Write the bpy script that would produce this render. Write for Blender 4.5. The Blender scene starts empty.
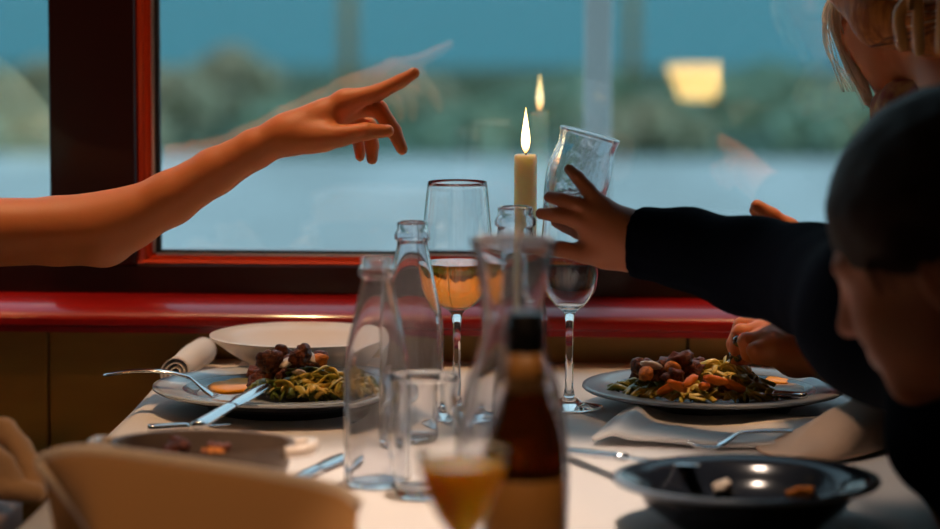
import bpy, bmesh, math, random
import numpy as np
from mathutils import Vector, Matrix, noise

random.seed(7)
rng = np.random.default_rng(7)
PI = math.pi
scn = bpy.context.scene
COL = scn.collection
C = COL.objects

# ------------------------------------------------------------------ camera numbers
F = 115.0 / 36.0 * 940.0
CAM = Vector((0, 0, 1.245))
YAW, PITCH, ROLL = math.radians(2.5), math.radians(6.55), math.radians(0.2)
_fh = Vector((-math.sin(YAW), math.cos(YAW), 0))
_r = Vector((math.cos(YAW), math.sin(YAW), 0))
_f = _fh * math.cos(PITCH) + Vector((0, 0, -math.sin(PITCH)))
_u = _r.cross(_f)
_r2 = _r * math.cos(ROLL) + _u * math.sin(ROLL)
_u2 = _u * math.cos(ROLL) - _r * math.sin(ROLL)


def ray(px, py):
    return _f + _r2 * ((px - 470) / F) - _u2 * ((py - 264.5) / F)


def at(px, py, Y):
    d = ray(px, py)
    return CAM + d * (Y / d.y)


TZ = 0.75


def tab(px, py, z=TZ):
    d = ray(px, py)
    return CAM + d * ((z - CAM.z) / d.z)


# ------------------------------------------------------------------ object helpers
def tag(o, label=None, cat=None, group=None, kind=None):
    if label: o['label'] = label
    if cat: o['category'] = cat
    if group: o['group'] = group
    if kind: o['kind'] = kind
    return o


def thing(name, label, cat, loc=(0, 0, 0), rz=0, group=None):
    o = bpy.data.objects.new(name, None)
    o.empty_display_size = .05
    C.link(o)
    o.location = loc
    o.rotation_euler = (0, 0, rz)
    return tag(o, label, cat, group)


def link(name, me, m=None, parent=None, smooth=True, loc=None, rot=None):
    o = bpy.data.objects.new(name, me)
    C.link(o)
    if m: me.materials.append(m)
    if smooth:
        me.polygons.foreach_set('use_smooth', [True] * len(me.polygons))
    if parent: o.parent = parent
    if loc is not None: o.location = loc
    if rot is not None: o.rotation_euler = rot
    return o


def obj(name, bm, m=None, parent=None, smooth=True, loc=None, rot=None, sharp=None):
    bmesh.ops.recalc_face_normals(bm, faces=bm.faces)
    me = bpy.data.meshes.new(name)
    bm.to_mesh(me)
    bm.free()
    o = link(name, me, m, parent, smooth, loc, rot)
    if smooth and sharp:
        me.set_sharp_from_angle(angle=math.radians(sharp))
    return o


def world_child(o, parent):
    """parent o keeping the world-space vertices it was built with"""
    o.parent = parent
    o.matrix_parent_inverse = parent_matrix(parent).inverted()
    return o


def parent_matrix(p):
    m = Matrix.LocRotScale(p.location, p.rotation_euler, p.scale)
    return m if p.parent is None else parent_matrix(p.parent) @ p.matrix_parent_inverse @ m


def box(bm, x0, x1, y0, y1, z0, z1, bev=0.0, seg=2):
    vs = [bm.verts.new((x, y, z)) for z in (z0, z1) for y in (y0, y1) for x in (x0, x1)]
    fs = [(0, 2, 3, 1), (4, 5, 7, 6), (0, 1, 5, 4), (2, 6, 7, 3), (0, 4, 6, 2), (1, 3, 7, 5)]
    nf = [bm.faces.new([vs[i] for i in f]) for f in fs]
    if bev > 0:
        es = list({e for f in nf for e in f.edges})
        bmesh.ops.bevel(bm, geom=es, offset=bev, segments=seg, profile=.5, affect='EDGES')


def boxbm(*a, **k):
    bm = bmesh.new()
    box(bm, *a, **k)
    return bm


def lathe(bm, prof, seg=48, sx=1.0, sy=1.0, c=(0, 0, 0)):
    rings = []
    for r, z in prof:
        if r < 1e-6:
            rings.append([bm.verts.new((c[0], c[1], c[2] + z))])
        else:
            rings.append([bm.verts.new((c[0] + sx * r * math.cos(2 * PI * i / seg), c[1] + sy * r * math.sin(2 * PI * i / seg), c[2] + z)) for i in range(seg)])
    for a, b in zip(rings[:-1], rings[1:]):
        for i in range(seg):
            j = (i + 1) % seg
            if len(a) == 1 and len(b) == 1: continue
            if len(a) == 1: bm.faces.new((a[0], b[i], b[j]))
            elif len(b) == 1: bm.faces.new((a[i], a[j], b[0]))
            else: bm.faces.new((a[i], a[j], b[j], b[i]))


def lathebm(*a, **k):
    bm = bmesh.new()
    lathe(bm, *a, **k)
    return bm


def catmull(pts, n=8):
    pts = [Vector(p) for p in pts]
    P = [pts[0] * 2 - pts[1]] + pts + [pts[-1] * 2 - pts[-2]]
    out = []
    for i in range(1, len(P) - 2):
        p0, p1, p2, p3 = P[i - 1:i + 3]
        for k in range(n):
            t = k / n
            out.append(.5 * ((2 * p1) + (p2 - p0) * t + (2 * p0 - 5 * p1 + 4 * p2 - p3) * t * t + (3 * p1 - p0 - 3 * p2 + p3) * t ** 3))
    out.append(P[-2].copy())
    return out


def smooth_prof(pts, n=6):
    q = catmull([(r, z, 0) for r, z in pts], n)
    return [(max(0, p.x), p.y) for p in q]


def tube(bm, pts, rad, seg=8, flat=1.0, ref=None, cap=True):
    """tube along pts; rad a number or list; flat squashes one axis"""
    pts = [Vector(p) for p in pts]
    n = len(pts)
    rad = [rad] * n if not hasattr(rad, '__len__') else rad
    ref = Vector(ref) if ref else Vector((0.123, .31, .94))
    rings = []
    for i, p in enumerate(pts):
        t = (pts[min(i + 1, n - 1)] - pts[max(i - 1, 0)]).normalized()
        a = t.cross(ref)
        if a.length < 1e-4: a = t.cross(Vector((1, 0, 0)))
        a.normalize()
        b = a.cross(t).normalized()
        rings.append([bm.verts.new(p + a * (rad[i] * math.cos(2 * PI * k / seg)) + b * (rad[i] * flat * math.sin(2 * PI * k / seg))) for k in range(seg)])
    for A, B in zip(rings[:-1], rings[1:]):
        for k in range(seg):
            bm.faces.new((A[k], A[(k + 1) % seg], B[(k + 1) % seg], B[k]))
    if cap:
        bm.faces.new(rings[0][::-1])
        bm.faces.new(rings[-1])


def tubebm(*a, **k):
    bm = bmesh.new()
    tube(bm, *a, **k)
    return bm


def sheet(fn, nu, nv, thick=.002):
    """a cloth sheet fn(u,v)->Vector with real thickness"""
    bm = bmesh.new()
    g = [[fn(i / nu, j / nv) for j in range(nv + 1)] for i in range(nu + 1)]
    top = [[None] * (nv + 1) for _ in range(nu + 1)]
    bot = [[None] * (nv + 1) for _ in range(nu + 1)]
    for i in range(nu + 1):
        for j in range(nv + 1):
            du = g[min(i + 1, nu)][j] - g[max(i - 1, 0)][j]
            dv = g[i][min(j + 1, nv)] - g[i][max(j - 1, 0)]
            nn = du.cross(dv)
            nn = nn.normalized() if nn.length > 1e-9 else Vector((0, 0, 1))
            top[i][j] = bm.verts.new(g[i][j] + nn * thick / 2)
            bot[i][j] = bm.verts.new(g[i][j] - nn * thick / 2)
    for i in range(nu):
        for j in range(nv):
            bm.faces.new((top[i][j], top[i + 1][j], top[i + 1][j + 1], top[i][j + 1]))
            bm.faces.new((bot[i][j], bot[i][j + 1], bot[i + 1][j + 1], bot[i + 1][j]))
    for i in range(nu):
        bm.faces.new((top[i][0], bot[i][0], bot[i + 1][0], top[i + 1][0]))
        bm.faces.new((top[i][nv], top[i + 1][nv], bot[i + 1][nv], bot[i][nv]))
    for j in range(nv):
        bm.faces.new((top[0][j], top[0][j + 1], bot[0][j + 1], bot[0][j]))
        bm.faces.new((top[nu][j], bot[nu][j], bot[nu][j + 1], top[nu][j + 1]))
    return bm


# ------------------------------------------------------------------ distance-field bodies
class Body:
    """smooth union of tapered limbs meshed to one continuous surface"""
    def __init__(s): s.items = []
    def limb(s, pts, rads, k=.012):
        s.items.append(('l', [np.array(p, float) for p in pts], list(rads), k)); return s
    def ell(s, c, r, k=.012, R=None):
        s.items.append(('e', np.array(c, float), np.array(r, float), k, np.eye(3) if R is None else np.array(R))); return s
    def finger(s, pts, rads, k=.006):
        s.items.append(('f', [np.array(p, float) for p in pts], list(rads), k)); return s
    def cut(s, c, n, k=.004):
        s.items.append(('c', np.array(c, float), np.array(Vector(n).normalized(), float), k)); return s
    def carve(s, c, r, k=.006, R=None):
        s.items.append(('x', np.array(c, float), np.array(r, float), k, np.eye(3) if R is None else np.array(R))); return s

    @staticmethod
    def dl(P, pts, rads):
        d = None
        for a, b, ra, rb in zip(pts[:-1], pts[1:], rads[:-1], rads[1:]):
            ab = b - a
            t = np.clip(((P - a) @ ab) / max(ab @ ab, 1e-12), 0, 1)
            q = np.linalg.norm(P - (a + t[:, None] * ab), axis=1) - (ra + (rb - ra) * t)
            d = q if d is None else smin(d, q, min(ra, rb) * .35)
        return d

    @staticmethod
    def de(P, c, r, R):
        q = (P - c) @ R
        k0 = np.linalg.norm(q / r, axis=1)
        k1 = np.linalg.norm(q / (r * r), axis=1)
        return k0 * (k0 - 1) / np.maximum(k1, 1e-9)

    def eval(s, P):
        d = np.full(len(P), 10.0)
        fs = []
        late = []
        for it in s.items:
            if it[0] == 'l': d = smin(d, s.dl(P, it[1], it[2]), it[3])
            elif it[0] == 'e': d = smin(d, s.de(P, it[1], it[2], it[4]), it[3])
            elif it[0] == 'f': fs.append(it)
            else: late.append(it)
        out = d
        for it in fs:
            out = np.minimum(out, smin(d, s.dl(P, it[1], it[2]), it[3]))
        for it in late:
            if it[0] == 'c':
                out = -smin(-out, -((P - it[1]) @ it[2]), it[3])
            else:
                out = -smin(-out, s.de(P, it[1], it[2], it[4]), it[3])
        return out

    def bounds(s):
        lo, hi = np.full(3, 9e9), np.full(3, -9e9)
        for it in s.items:
            if it[0] in 'lf':
                for p, r in zip(it[1], it[2]):
                    lo = np.minimum(lo, p - r); hi = np.maximum(hi, p + r)
            elif it[0] == 'e':
                m = it[2].max()
                lo = np.minimum(lo, it[1] - m); hi = np.maximum(hi, it[1] + m)
        return lo, hi

    def mesh(s, h, noise_amp=0, noise_scale=30, name='body'):
        lo, hi = s.bounds()
        lo = lo - 3 * h; hi = hi + 3 * h
        n = np.ceil((hi - lo) / h).astype(int) + 1
        # coarse pass picks the blocks that hold surface
        B = 12
        nb = np.ceil((n - 1) / B).astype(int)
        D = np.full(tuple(nb * B + 1), 1.0, dtype=np.float32)
        cx = [lo[i] + (np.arange(nb[i]) + .5) * B * h for i in range(3)]
        G = np.stack(np.meshgrid(*cx, indexing='ij'), -1).reshape(-1, 3)
        dc = s.eval(G)
        rad = B * h * .87 * 1.6 + .02
        idx = np.argwhere(np.abs(dc).reshape(nb) < rad)
        far = (dc.reshape(nb) < 0)
        for b in np.argwhere(far): D[b[0] * B:(b[0] + 1) * B + 1, b[1] * B:(b[1] + 1) * B + 1, b[2] * B:(b[2] + 1) * B + 1] = -1
        ar = np.arange(B + 1)
        for b in idx:
            o = b * B
            ax = [lo[i] + (o[i] + ar) * h for i in range(3)]
            g = np.stack(np.meshgrid(*ax, indexing='ij'), -1).reshape(-1, 3)
            v = s.eval(g)
            if noise_amp:
                v = v + noise_amp * wob(g, noise_scale)
            D[o[0]:o[0] + B + 1, o[1]:o[1] + B + 1, o[2]:o[2] + B + 1] = v.reshape(B + 1, B + 1, B + 1)
        return nets(D, lo, h, name)


def wob(g, sc):
    x, y, z = g[:, 0] * sc, g[:, 1] * sc, g[:, 2] * sc
    return (np.sin(x + 1.7 * np.sin(y * .8)) * np.sin(z * 1.1 + np.sin(x * .7)) + .5 * np.sin(2.1 * y + 1.3 * z + np.sin(2 * x)) * np.sin(1.7 * z - x)) * .6


def smin(a, b, k):
    if k <= 0: return np.minimum(a, b)
    hh = np.clip(.5 + .5 * (b - a) / k, 0, 1)
    return b + (a - b) * hh - k * hh * (1 - hh)


def nets(D, lo, h, name):
    S = D < 0
    nx, ny, nz = D.shape
    c = [(i, j, k) for i in (0, 1) for j in (0, 1) for k in (0, 1)]
    sub = lambda A, o: A[o[0]:nx - 1 + o[0], o[1]:ny - 1 + o[1], o[2]:nz - 1 + o[2]]
    cnt = sum(sub(S, o).astype(np.int8) for o in c)
    act = (cnt > 0) & (cnt < 8)
    ids = np.full(act.shape, -1, dtype=np.int64)
    cells = np.argwhere(act)
    ids[act] = np.arange(len(cells))
    pos = np.zeros((len(cells), 3)); num = np.zeros(len(cells))
    for a in range(8):
        for b in range(a + 1, 8):
            oa, ob = np.array(c[a]), np.array(c[b])
            if np.abs(oa - ob).sum() != 1: continue
            da = D[tuple((cells + oa).T)]; db = D[tuple((cells + ob).T)]
            m = (da < 0) != (db < 0)
            t = np.where(m, da / np.where(m, da - db, 1), 0)
            pos += np.where(m[:, None], oa + t[:, None] * (ob - oa), 0)
            num += m
    V = lo + h * (cells + pos / num[:, None])
    quads = []
    for ax in range(3):
        o1, o2 = [(1, 2), (2, 0), (0, 1)][ax]
        sl0 = [slice(1, -1)] * 3; sl1 = [slice(1, -1)] * 3
        sl0[ax] = slice(0, -1); sl1[ax] = slice(1, None)
        A, Bm = S[tuple(sl0)], S[tuple(sl1)]
        e = np.argwhere(A != Bm)
        if not len(e): continue
        flip = A[tuple(e.T)]
        base = e + 1
        base[:, ax] -= 1
        u = np.zeros(3, int); u[o1] = 1
        v = np.zeros(3, int); v[o2] = 1
        q = np.stack([ids[tuple((base - u - v).T)], ids[tuple((base - v).T)], ids[tuple(base.T)], ids[tuple((base - u).T)]], 1)
        q[~flip] = q[~flip][:, ::-1]
        quads.append(q[(q >= 0).all(1)])
    Q = np.concatenate(quads)
    me = bpy.data.meshes.new(name)
    me.from_pydata(V.tolist(), [], Q.tolist())
    me.update()
    return me


def join_meshes(name, mes):
    bm = bmesh.new()
    for m in mes: bm.from_mesh(m)
    me = bpy.data.meshes.new(name)
    bm.to_mesh(me)
    bm.free()
    return me


# ------------------------------------------------------------------ materials
def mat(name, col, rough=.5, metal=0, spec=.5, coat=0, trans=0, ior=1.45, sss=0, emit=None, estr=0, bump=None, var=None, sheen=0):
    m = bpy.data.materials.new(name)
    m.use_nodes = True
    nt = m.node_tree
    b = nt.nodes['Principled BSDF']
    b.inputs['Base Color'].default_value = (*col, 1)
    b.inputs['Roughness'].default_value = rough
    b.inputs['Metallic'].default_value = metal
    b.inputs['Specular IOR Level'].default_value = spec
    b.inputs['Coat Weight'].default_value = coat
    b.inputs['Coat Roughness'].default_value = .08
    b.inputs['Transmission Weight'].default_value = trans
    b.inputs['IOR'].default_value = ior
    b.inputs['Sheen Weight'].default_value = sheen
    if sss:
        b.inputs['Subsurface Weight'].default_value = sss
        b.inputs['Subsurface Radius'].default_value = (.016, .005, .0025)
        b.inputs['Subsurface Scale'].default_value = 1.0
    if emit:
        b.inputs['Emission Color'].default_value = (*emit, 1)
        b.inputs['Emission Strength'].default_value = estr
    tc = None
    if bump or var:
        tc = nt.nodes.new('ShaderNodeTexCoord')
    if var:   # (other colour, scale, stretch xyz)
        mp = nt.nodes.new('ShaderNodeMapping')
        mp.inputs['Scale'].default_value = var[2] if len(var) > 2 else (1, 1, 1)
        nt.links.new(tc.outputs['Object'], mp.inputs[0])
        nz = nt.nodes.new('ShaderNodeTexNoise')
        nz.inputs['Scale'].default_value = var[1]
        nz.inputs['Detail'].default_value = 5
        nt.links.new(mp.outputs[0], nz.inputs[0])
        rp = nt.nodes.new('ShaderNodeValToRGB')
        rp.color_ramp.elements[0].position = .38
        rp.color_ramp.elements[1].position = .62
        rp.color_ramp.elements[0].color = (*col, 1)
        rp.color_ramp.elements[1].color = (*var[0], 1)
        nt.links.new(nz.outputs['Fac'], rp.inputs[0])
        nt.links.new(rp.outputs[0], b.inputs['Base Color'])
    if bump:  # (scale, strength, stretch)
        mp = nt.nodes.new('ShaderNodeMapping')
        mp.inputs['Scale'].default_value = bump[2] if len(bump) > 2 else (1, 1, 1)
        nt.links.new(tc.outputs['Object'], mp.inputs[0])
        nz = nt.nodes.new('ShaderNodeTexNoise')
        nz.inputs['Scale'].default_value = bump[0]
        nz.inputs['Detail'].default_value = 4
        nt.links.new(mp.outputs[0], nz.inputs[0])
        bp = nt.nodes.new('ShaderNodeBump')
        bp.inputs['Strength'].default_value = bump[1]
        bp.inputs['Distance'].default_value = bump[3] if len(bump) > 3 else .002
        nt.links.new(nz.outputs['Fac'], bp.inputs['Height'])
        nt.links.new(bp.outputs[0], b.inputs['Normal'])
    return m


def pane_mat():
    m = bpy.data.materials.new('window_glass')
    m.use_nodes = True
    nt = m.node_tree
    nt.nodes.clear()
    o = nt.nodes.new('ShaderNodeOutputMaterial')
    mx = nt.nodes.new('ShaderNodeMixShader')
    tr = nt.nodes.new('ShaderNodeBsdfTransparent')
    gl = nt.nodes.new('ShaderNodeBsdfGlossy')
    gl.inputs['Roughness'].default_value = 0.0
    tr.inputs['Color'].default_value = (.97, .985, .98, 1)
    mx.inputs[0].default_value = .19
    nt.links.new(tr.outputs[0], mx.inputs[1])
    nt.links.new(gl.outputs[0], mx.inputs[2])
    nt.links.new(mx.outputs[0], o.inputs[0])
    return m


def flame_mat():
    m = bpy.data.materials.new('flame')
    m.use_nodes = True
    nt = m.node_tree
    nt.nodes.clear()
    o = nt.nodes.new('ShaderNodeOutputMaterial')
    e = nt.nodes.new('ShaderNodeEmission')
    tc = nt.nodes.new('ShaderNodeTexCoord')
    sp = nt.nodes.new('ShaderNodeSeparateXYZ')
    rp = nt.nodes.new('ShaderNodeValToRGB')
    rp.color_ramp.elements[0].color = (1, .38, .06, 1)
    rp.color_ramp.elements[1].color = (1, .60, .14, 1)
    x = rp.color_ramp.elements.new(.35)
    x.color = (1, .80, .42, 1)
    nt.links.new(tc.outputs['Generated'], sp.inputs[0])
    nt.links.new(sp.outputs['Z'], rp.inputs[0])
    nt.links.new(rp.outputs[0], e.inputs[0])
    e.inputs[1].default_value = 6
    nt.links.new(e.outputs[0], o.inputs[0])
    return m


M = {}
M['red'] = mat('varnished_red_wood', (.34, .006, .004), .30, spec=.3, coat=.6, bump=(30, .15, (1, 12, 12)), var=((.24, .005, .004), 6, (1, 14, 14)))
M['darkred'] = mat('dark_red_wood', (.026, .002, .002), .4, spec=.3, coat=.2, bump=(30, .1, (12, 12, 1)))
M['bead'] = mat('varnished_bead_warm_glow', (.55, .040, .005), .25, coat=.6)  # orange base stands for the warm room reflection on red varnish
M['gasket'] = mat('black_rubber', (.012, .012, .014), .5)
M['spacer'] = mat('aluminium_spacer', (.75, .72, .74), .35, metal=.9)
M['panel'] = mat('mustard_panel', (.52, .31, .06), .45, var=((.44, .25, .05), 4, (1, 1, 5)))
M['wall'] = mat('dark_wall', (.06, .035, .025), .7)
M['ceil'] = mat('dark_ceiling', (.09, .06, .045), .8)
M['floor'] = mat('dark_floor_boards', (.08, .04, .02), .4, var=((.05, .025, .012), 3, (20, 1, 1)))
M['pane'] = pane_mat()
M['glass'] = mat('clear_glass', (1, 1, 1), .0, trans=1, ior=1.47)
M['paintedhaze'] = mat('clear_glass_painted_haze', (.96, .97, 1), .0, trans=.95, ior=1.47)  # white diffuse share stands in for room light caught in the glass
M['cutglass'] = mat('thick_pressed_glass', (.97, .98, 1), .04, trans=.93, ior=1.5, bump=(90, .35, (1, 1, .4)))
M['wine'] = mat('amber_wine', (1, .20, .02), .0, trans=1, ior=1.34)
M['beer'] = mat('amber_beer', (1, .42, .004), .02, trans=.40, sss=1, ior=1.34)
M['beer'].node_tree.nodes['Principled BSDF'].inputs['Subsurface Radius'].default_value = (.05, .03, .004)
M['brownglass'] = mat('brown_glass', (.22, .066, .012), .03, trans=.92, ior=1.5)
M['foil'] = mat('dark_cap', (.012, .010, .010), .3, metal=.6)
M['goldlabel'] = mat('brown_label', (.26, .11, .02), .5)
M['cloth'] = mat('white_tablecloth', (.80, .76, .74), .85, bump=(220, .12), sheen=.2)
M['napkin'] = mat('white_napkin', (.82, .78, .76), .85, bump=(160, .2), sheen=.2)
M['tan'] = mat('tan_napkin', (.60, .35, .16), .8, bump=(160, .2), sheen=.15)
M['buff'] = mat('buff_napkin', (.66, .46, .33), .8, bump=(160, .2))
M['steel'] = mat('polished_steel', (.72, .74, .78), .16, metal=1)
M['blackplate'] = mat('black_stoneware', (.018, .020, .026), .22, coat=.4)
M['blackbowl'] = mat('black_bowl_glaze', (.012, .015, .022), .16, spec=.35)
M['bluerim'] = mat('blue_grey_plate_rim', (.20, .24, .30), .3, coat=.3)  # even blue grey, lighter than the plate body
M['palerim'] = mat('pale_plate_rim', (.50, .56, .62), .25, coat=.5)
M['greyglaze'] = mat('grey_glaze', (.40, .43, .48), .25, coat=.5)
M['cream'] = mat('cream_china', (.80, .68, .58), .3, coat=.3)
M['taupe'] = mat('taupe_stoneware', (.17, .12, .09), .4, var=((.13, .09, .07), 30))
M['wax'] = mat('cream_wax', (1.0, .80, .58), .45, sss=1)
M['wax'].node_tree.nodes['Principled BSDF'].inputs['Subsurface Radius'].default_value = (.035, .020, .010)
M['flame'] = flame_mat()
M['wick'] = mat('charred_wick', (.02, .012, .01), .9)
M['skin'] = mat('warm_skin', (.64, .20, .062), .52, sss=.3, bump=(350, .08))
M['skin2'] = mat('shaded_child_skin', (.38, .115, .045), .55, sss=.15, bump=(350, .06))  # darkened base carries the shadow the child sits in
M['nail'] = mat('dark_nail_polish', (.02, .008, .012), .2, coat=1)
M['barenail'] = mat('bare_nail', (.70, .27, .13), .4)
M['mint'] = mat('mint_cotton', (.42, .62, .54), .85, bump=(300, .2))
M['navy'] = mat('navy_wool', (.003, .004, .008), .9, spec=.02, bump=(260, .5))
M['denim'] = mat('dark_denim', (.02, .025, .045), .9, bump=(300, .3))
M['black'] = mat('black_cloth', (.005, .004, .006), .9, spec=.02, bump=(260, .3))
M['shoe'] = mat('black_leather', (.015, .012, .01), .35)
M['hairbrown'] = mat('brown_hair', (.10, .045, .022), .45, bump=(60, .6, (8, 8, 1)))
M['hairred'] = mat('auburn_hair', (.66, .23, .05), .42, spec=.25, bump=(60, .6, (8, 8, 1)), var=((.42, .12, .025), 30, (6, 6, 1)))
M['hairdeep'] = mat('deep_auburn_hair', (.20, .055, .012), .4, spec=.25)
M['hairpale'] = mat('pale_lit_hair', (.80, .64, .48), .35)  # pale colour puts the window light into the loose lock
M['hairdark'] = mat('dark_hair', (.034, .016, .011), .5, spec=.1, bump=(80, .8, (8, 8, 1)))
M['clip'] = mat('tan_plastic', (.78, .38, .12), .3, coat=.4)
M['scarf'] = mat('patterned_scarf', (.26, .025, .015), .85, var=((.48, .21, .05), 55), bump=(200, .3))
M['eye'] = mat('eye_white', (.8, .77, .73), .15, coat=1)
M['beige'] = mat('beige_wool', (.58, .38, .23), .9, bump=(200, .4), sheen=.3)
M['greypaint'] = mat('grey_lilac_paint', (.40, .30, .29), .5)
M['chairwood'] = mat('dark_chair_wood', (.05, .025, .012), .4, coat=.3)
M['meat'] = mat('roasted_meat', (.045, .009, .004), .42, spec=.3, coat=.12, var=((.20, .045, .010), 2.2), bump=(7, 1.0))
M['potato'] = mat('roast_potato', (.70, .21, .012), .55, spec=.25, coat=.05, var=((.34, .10, .02), 2), bump=(6, .6))
M['green'] = mat('braised_greens', (.11, .17, .018), .35, coat=.5, var=((.24, .22, .03), 60))
M['cabbage'] = mat('pale_cabbage', (.80, .52, .09), .4, coat=.3, var=((.38, .34, .04), 60))
M['carrot'] = mat('carrot', (.80, .17, .005), .55, spec=.25, coat=.05)
M['onion'] = mat('pale_onion', (.58, .46, .36), .35, coat=.3)
M['goldpool'] = mat('golden_pool', (.95, .38, .006), .35, spec=.3, coat=.12)  # even golden colour for the small pools on the plates
M['gravy'] = mat('brown_gravy', (.42, .20, .04), .35, spec=.3, coat=.12, var=((.14, .06, .012), 60), bump=(90, .6))
M['shade'] = mat('glowing_lampshade', (.8, .6, .3), .6, emit=(1, .60, .16), estr=4.5)
M['brass'] = mat('aged_brass', (.35, .22, .08), .3, metal=1)
def translucent(m, col, f):
    nt = m.node_tree
    o = nt.nodes['Material Output']; b = nt.nodes['Principled BSDF']
    tl = nt.nodes.new('ShaderNodeBsdfTranslucent'); tl.inputs[0].default_value = (*col, 1)
    mx = nt.nodes.new('ShaderNodeMixShader'); mx.inputs[0].default_value = f
    nt.links.new(b.outputs[0], mx.inputs[1]); nt.links.new(tl.outputs[0], mx.inputs[2]); nt.links.new(mx.outputs[0], o.inputs[0])
translucent(M['hairpale'], (.98, .88, .76), .75)
translucent(M['tan'], (.62, .30, .09), .25)
# outdoors
M['quay'] = mat('pale_stone_paving', (.54, .55, .52), .8, var=((.68, .69, .66), .35, (1.6, .4, 1)))
M['grass'] = mat('rough_grass', (.15, .23, .18), .95, spec=.1, var=((.085, .105, .050), .12))
M['lake'] = mat('lake_water', (.015, .25, .28), .5, spec=.08)
M['leaf'] = mat('hedge_leaf', (.34, .48, .36), .9, spec=.1, var=((.42, .48, .31), 1.2))
M['leaf2'] = mat('olive_leaf', (.60, .49, .33), .9, spec=.1, var=((.48, .47, .31), 1.2))
M['hill'] = mat('far_hill', (.03, .07, .08), .9)
M['postwhite'] = mat('white_post_paint', (.88, .92, .93), .6)
M['pole'] = mat('weathered_pole', (.75, .55, .32), .9)
M['bark'] = mat('bark', (.05, .035, .025), .9)

# ------------------------------------------------------------------ the setting
PY = 3.42                                        # glass plane
WF = 3.37                                        # face of the panelled wall below the sill
XL, XR, YB, ZC = -2.3, 2.3, -2.6, 2.55


def struct(name, bm, m, smooth=False, parent=None):
    o = obj(name, bm, m, parent, smooth)
    if parent is None: o['kind'] = 'structure'
    return o


struct('floor', boxbm(XL - .1, XR + .1, YB - .1, 3.6, -.1, 0), M['floor'])
struct('ceiling', boxbm(XL - .1, XR + .1, YB - .1, 3.6, ZC, ZC + .1), M['ceil'])
struct('wall_left', boxbm(XL - .1, XL, YB, 3.6, 0, ZC), M['wall'])
struct('wall_right', boxbm(XR, XR + .1, YB, 3.6, 0, ZC), M['wall'])
struct('wall_back', boxbm(XL, XR, YB - .1, YB, 0, ZC), M['wall'])

z_pane = at(300, 251.5, PY).z                    # bottom of the glass
z_rail0 = at(300, 266, 3.385).z
z_silltop = at(300, 300, 3.34).z
z_sillbot = at(300, 337, 3.29).z
xs = [at(50, 150, 3.385).x, at(158, 150, PY).x]
WTOP = 2.0
# panelled wall below: separate boards with a seam between
bm = bmesh.new()
seams = [XL, xs[0] - .72, at(48, 345, WF).x, at(688, 348, WF).x, at(688, 348, WF).x + .72, XR]
for a, b in zip(seams[:-1], seams[1:]):
    box(bm, a + .0012, b - .0012, WF, WF + .02, 0.02, z_sillbot + .02, .002)
struct('wall_window', bm, M['panel'])
struct('wall_outer', boxbm(XL, XR, WF + .022, 3.6, 0, z_pane - .03), M['wall'])
struct('wall_top', boxbm(XL, XR, WF, 3.6, WTOP + .08, ZC), M['wall'])
# sill: flat top with a rounded nose, dark apron below
bm = bmesh.new()
prof = [(3.42, z_silltop + .002), (3.372, z_silltop)]
for k in range(17):
    t = k / 16 * PI / 2
    prof.append((3.372 - .069 * math.sin(t), z_silltop - .020 + .020 * math.cos(t)))
prof += [(3.303, z_silltop - .026), (3.31, z_silltop - .028), (3.31, z_sillbot), (3.42, z_sillbot)]
va = [bm.verts.new((XL, y, z)) for y, z in prof]
vb = [bm.verts.new((XR, y, z)) for y, z in prof]
for i in range(len(prof)):
    j = (i + 1) % len(prof)
    bm.faces.new((va[i], va[j], vb[j], vb[i]))
bm.faces.new(va[::-1]); bm.faces.new(vb)
o = struct('trim_1', bm, M['red'], True)
o.data.set_sharp_from_angle(angle=math.radians(35))
o['label'] = 'glossy red varnished window sill'

# fixed frame: bottom rail, mullion, jambs, head
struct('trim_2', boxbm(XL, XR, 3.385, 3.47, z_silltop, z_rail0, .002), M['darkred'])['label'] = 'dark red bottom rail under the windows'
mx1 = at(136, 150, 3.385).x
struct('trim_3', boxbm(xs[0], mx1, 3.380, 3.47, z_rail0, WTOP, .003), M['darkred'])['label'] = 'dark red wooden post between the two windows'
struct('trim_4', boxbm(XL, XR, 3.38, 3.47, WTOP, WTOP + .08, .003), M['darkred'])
struct('trim_5', boxbm(XR - .12, XR, 3.38, 3.47, z_rail0, WTOP, .003), M['darkred'])


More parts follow.
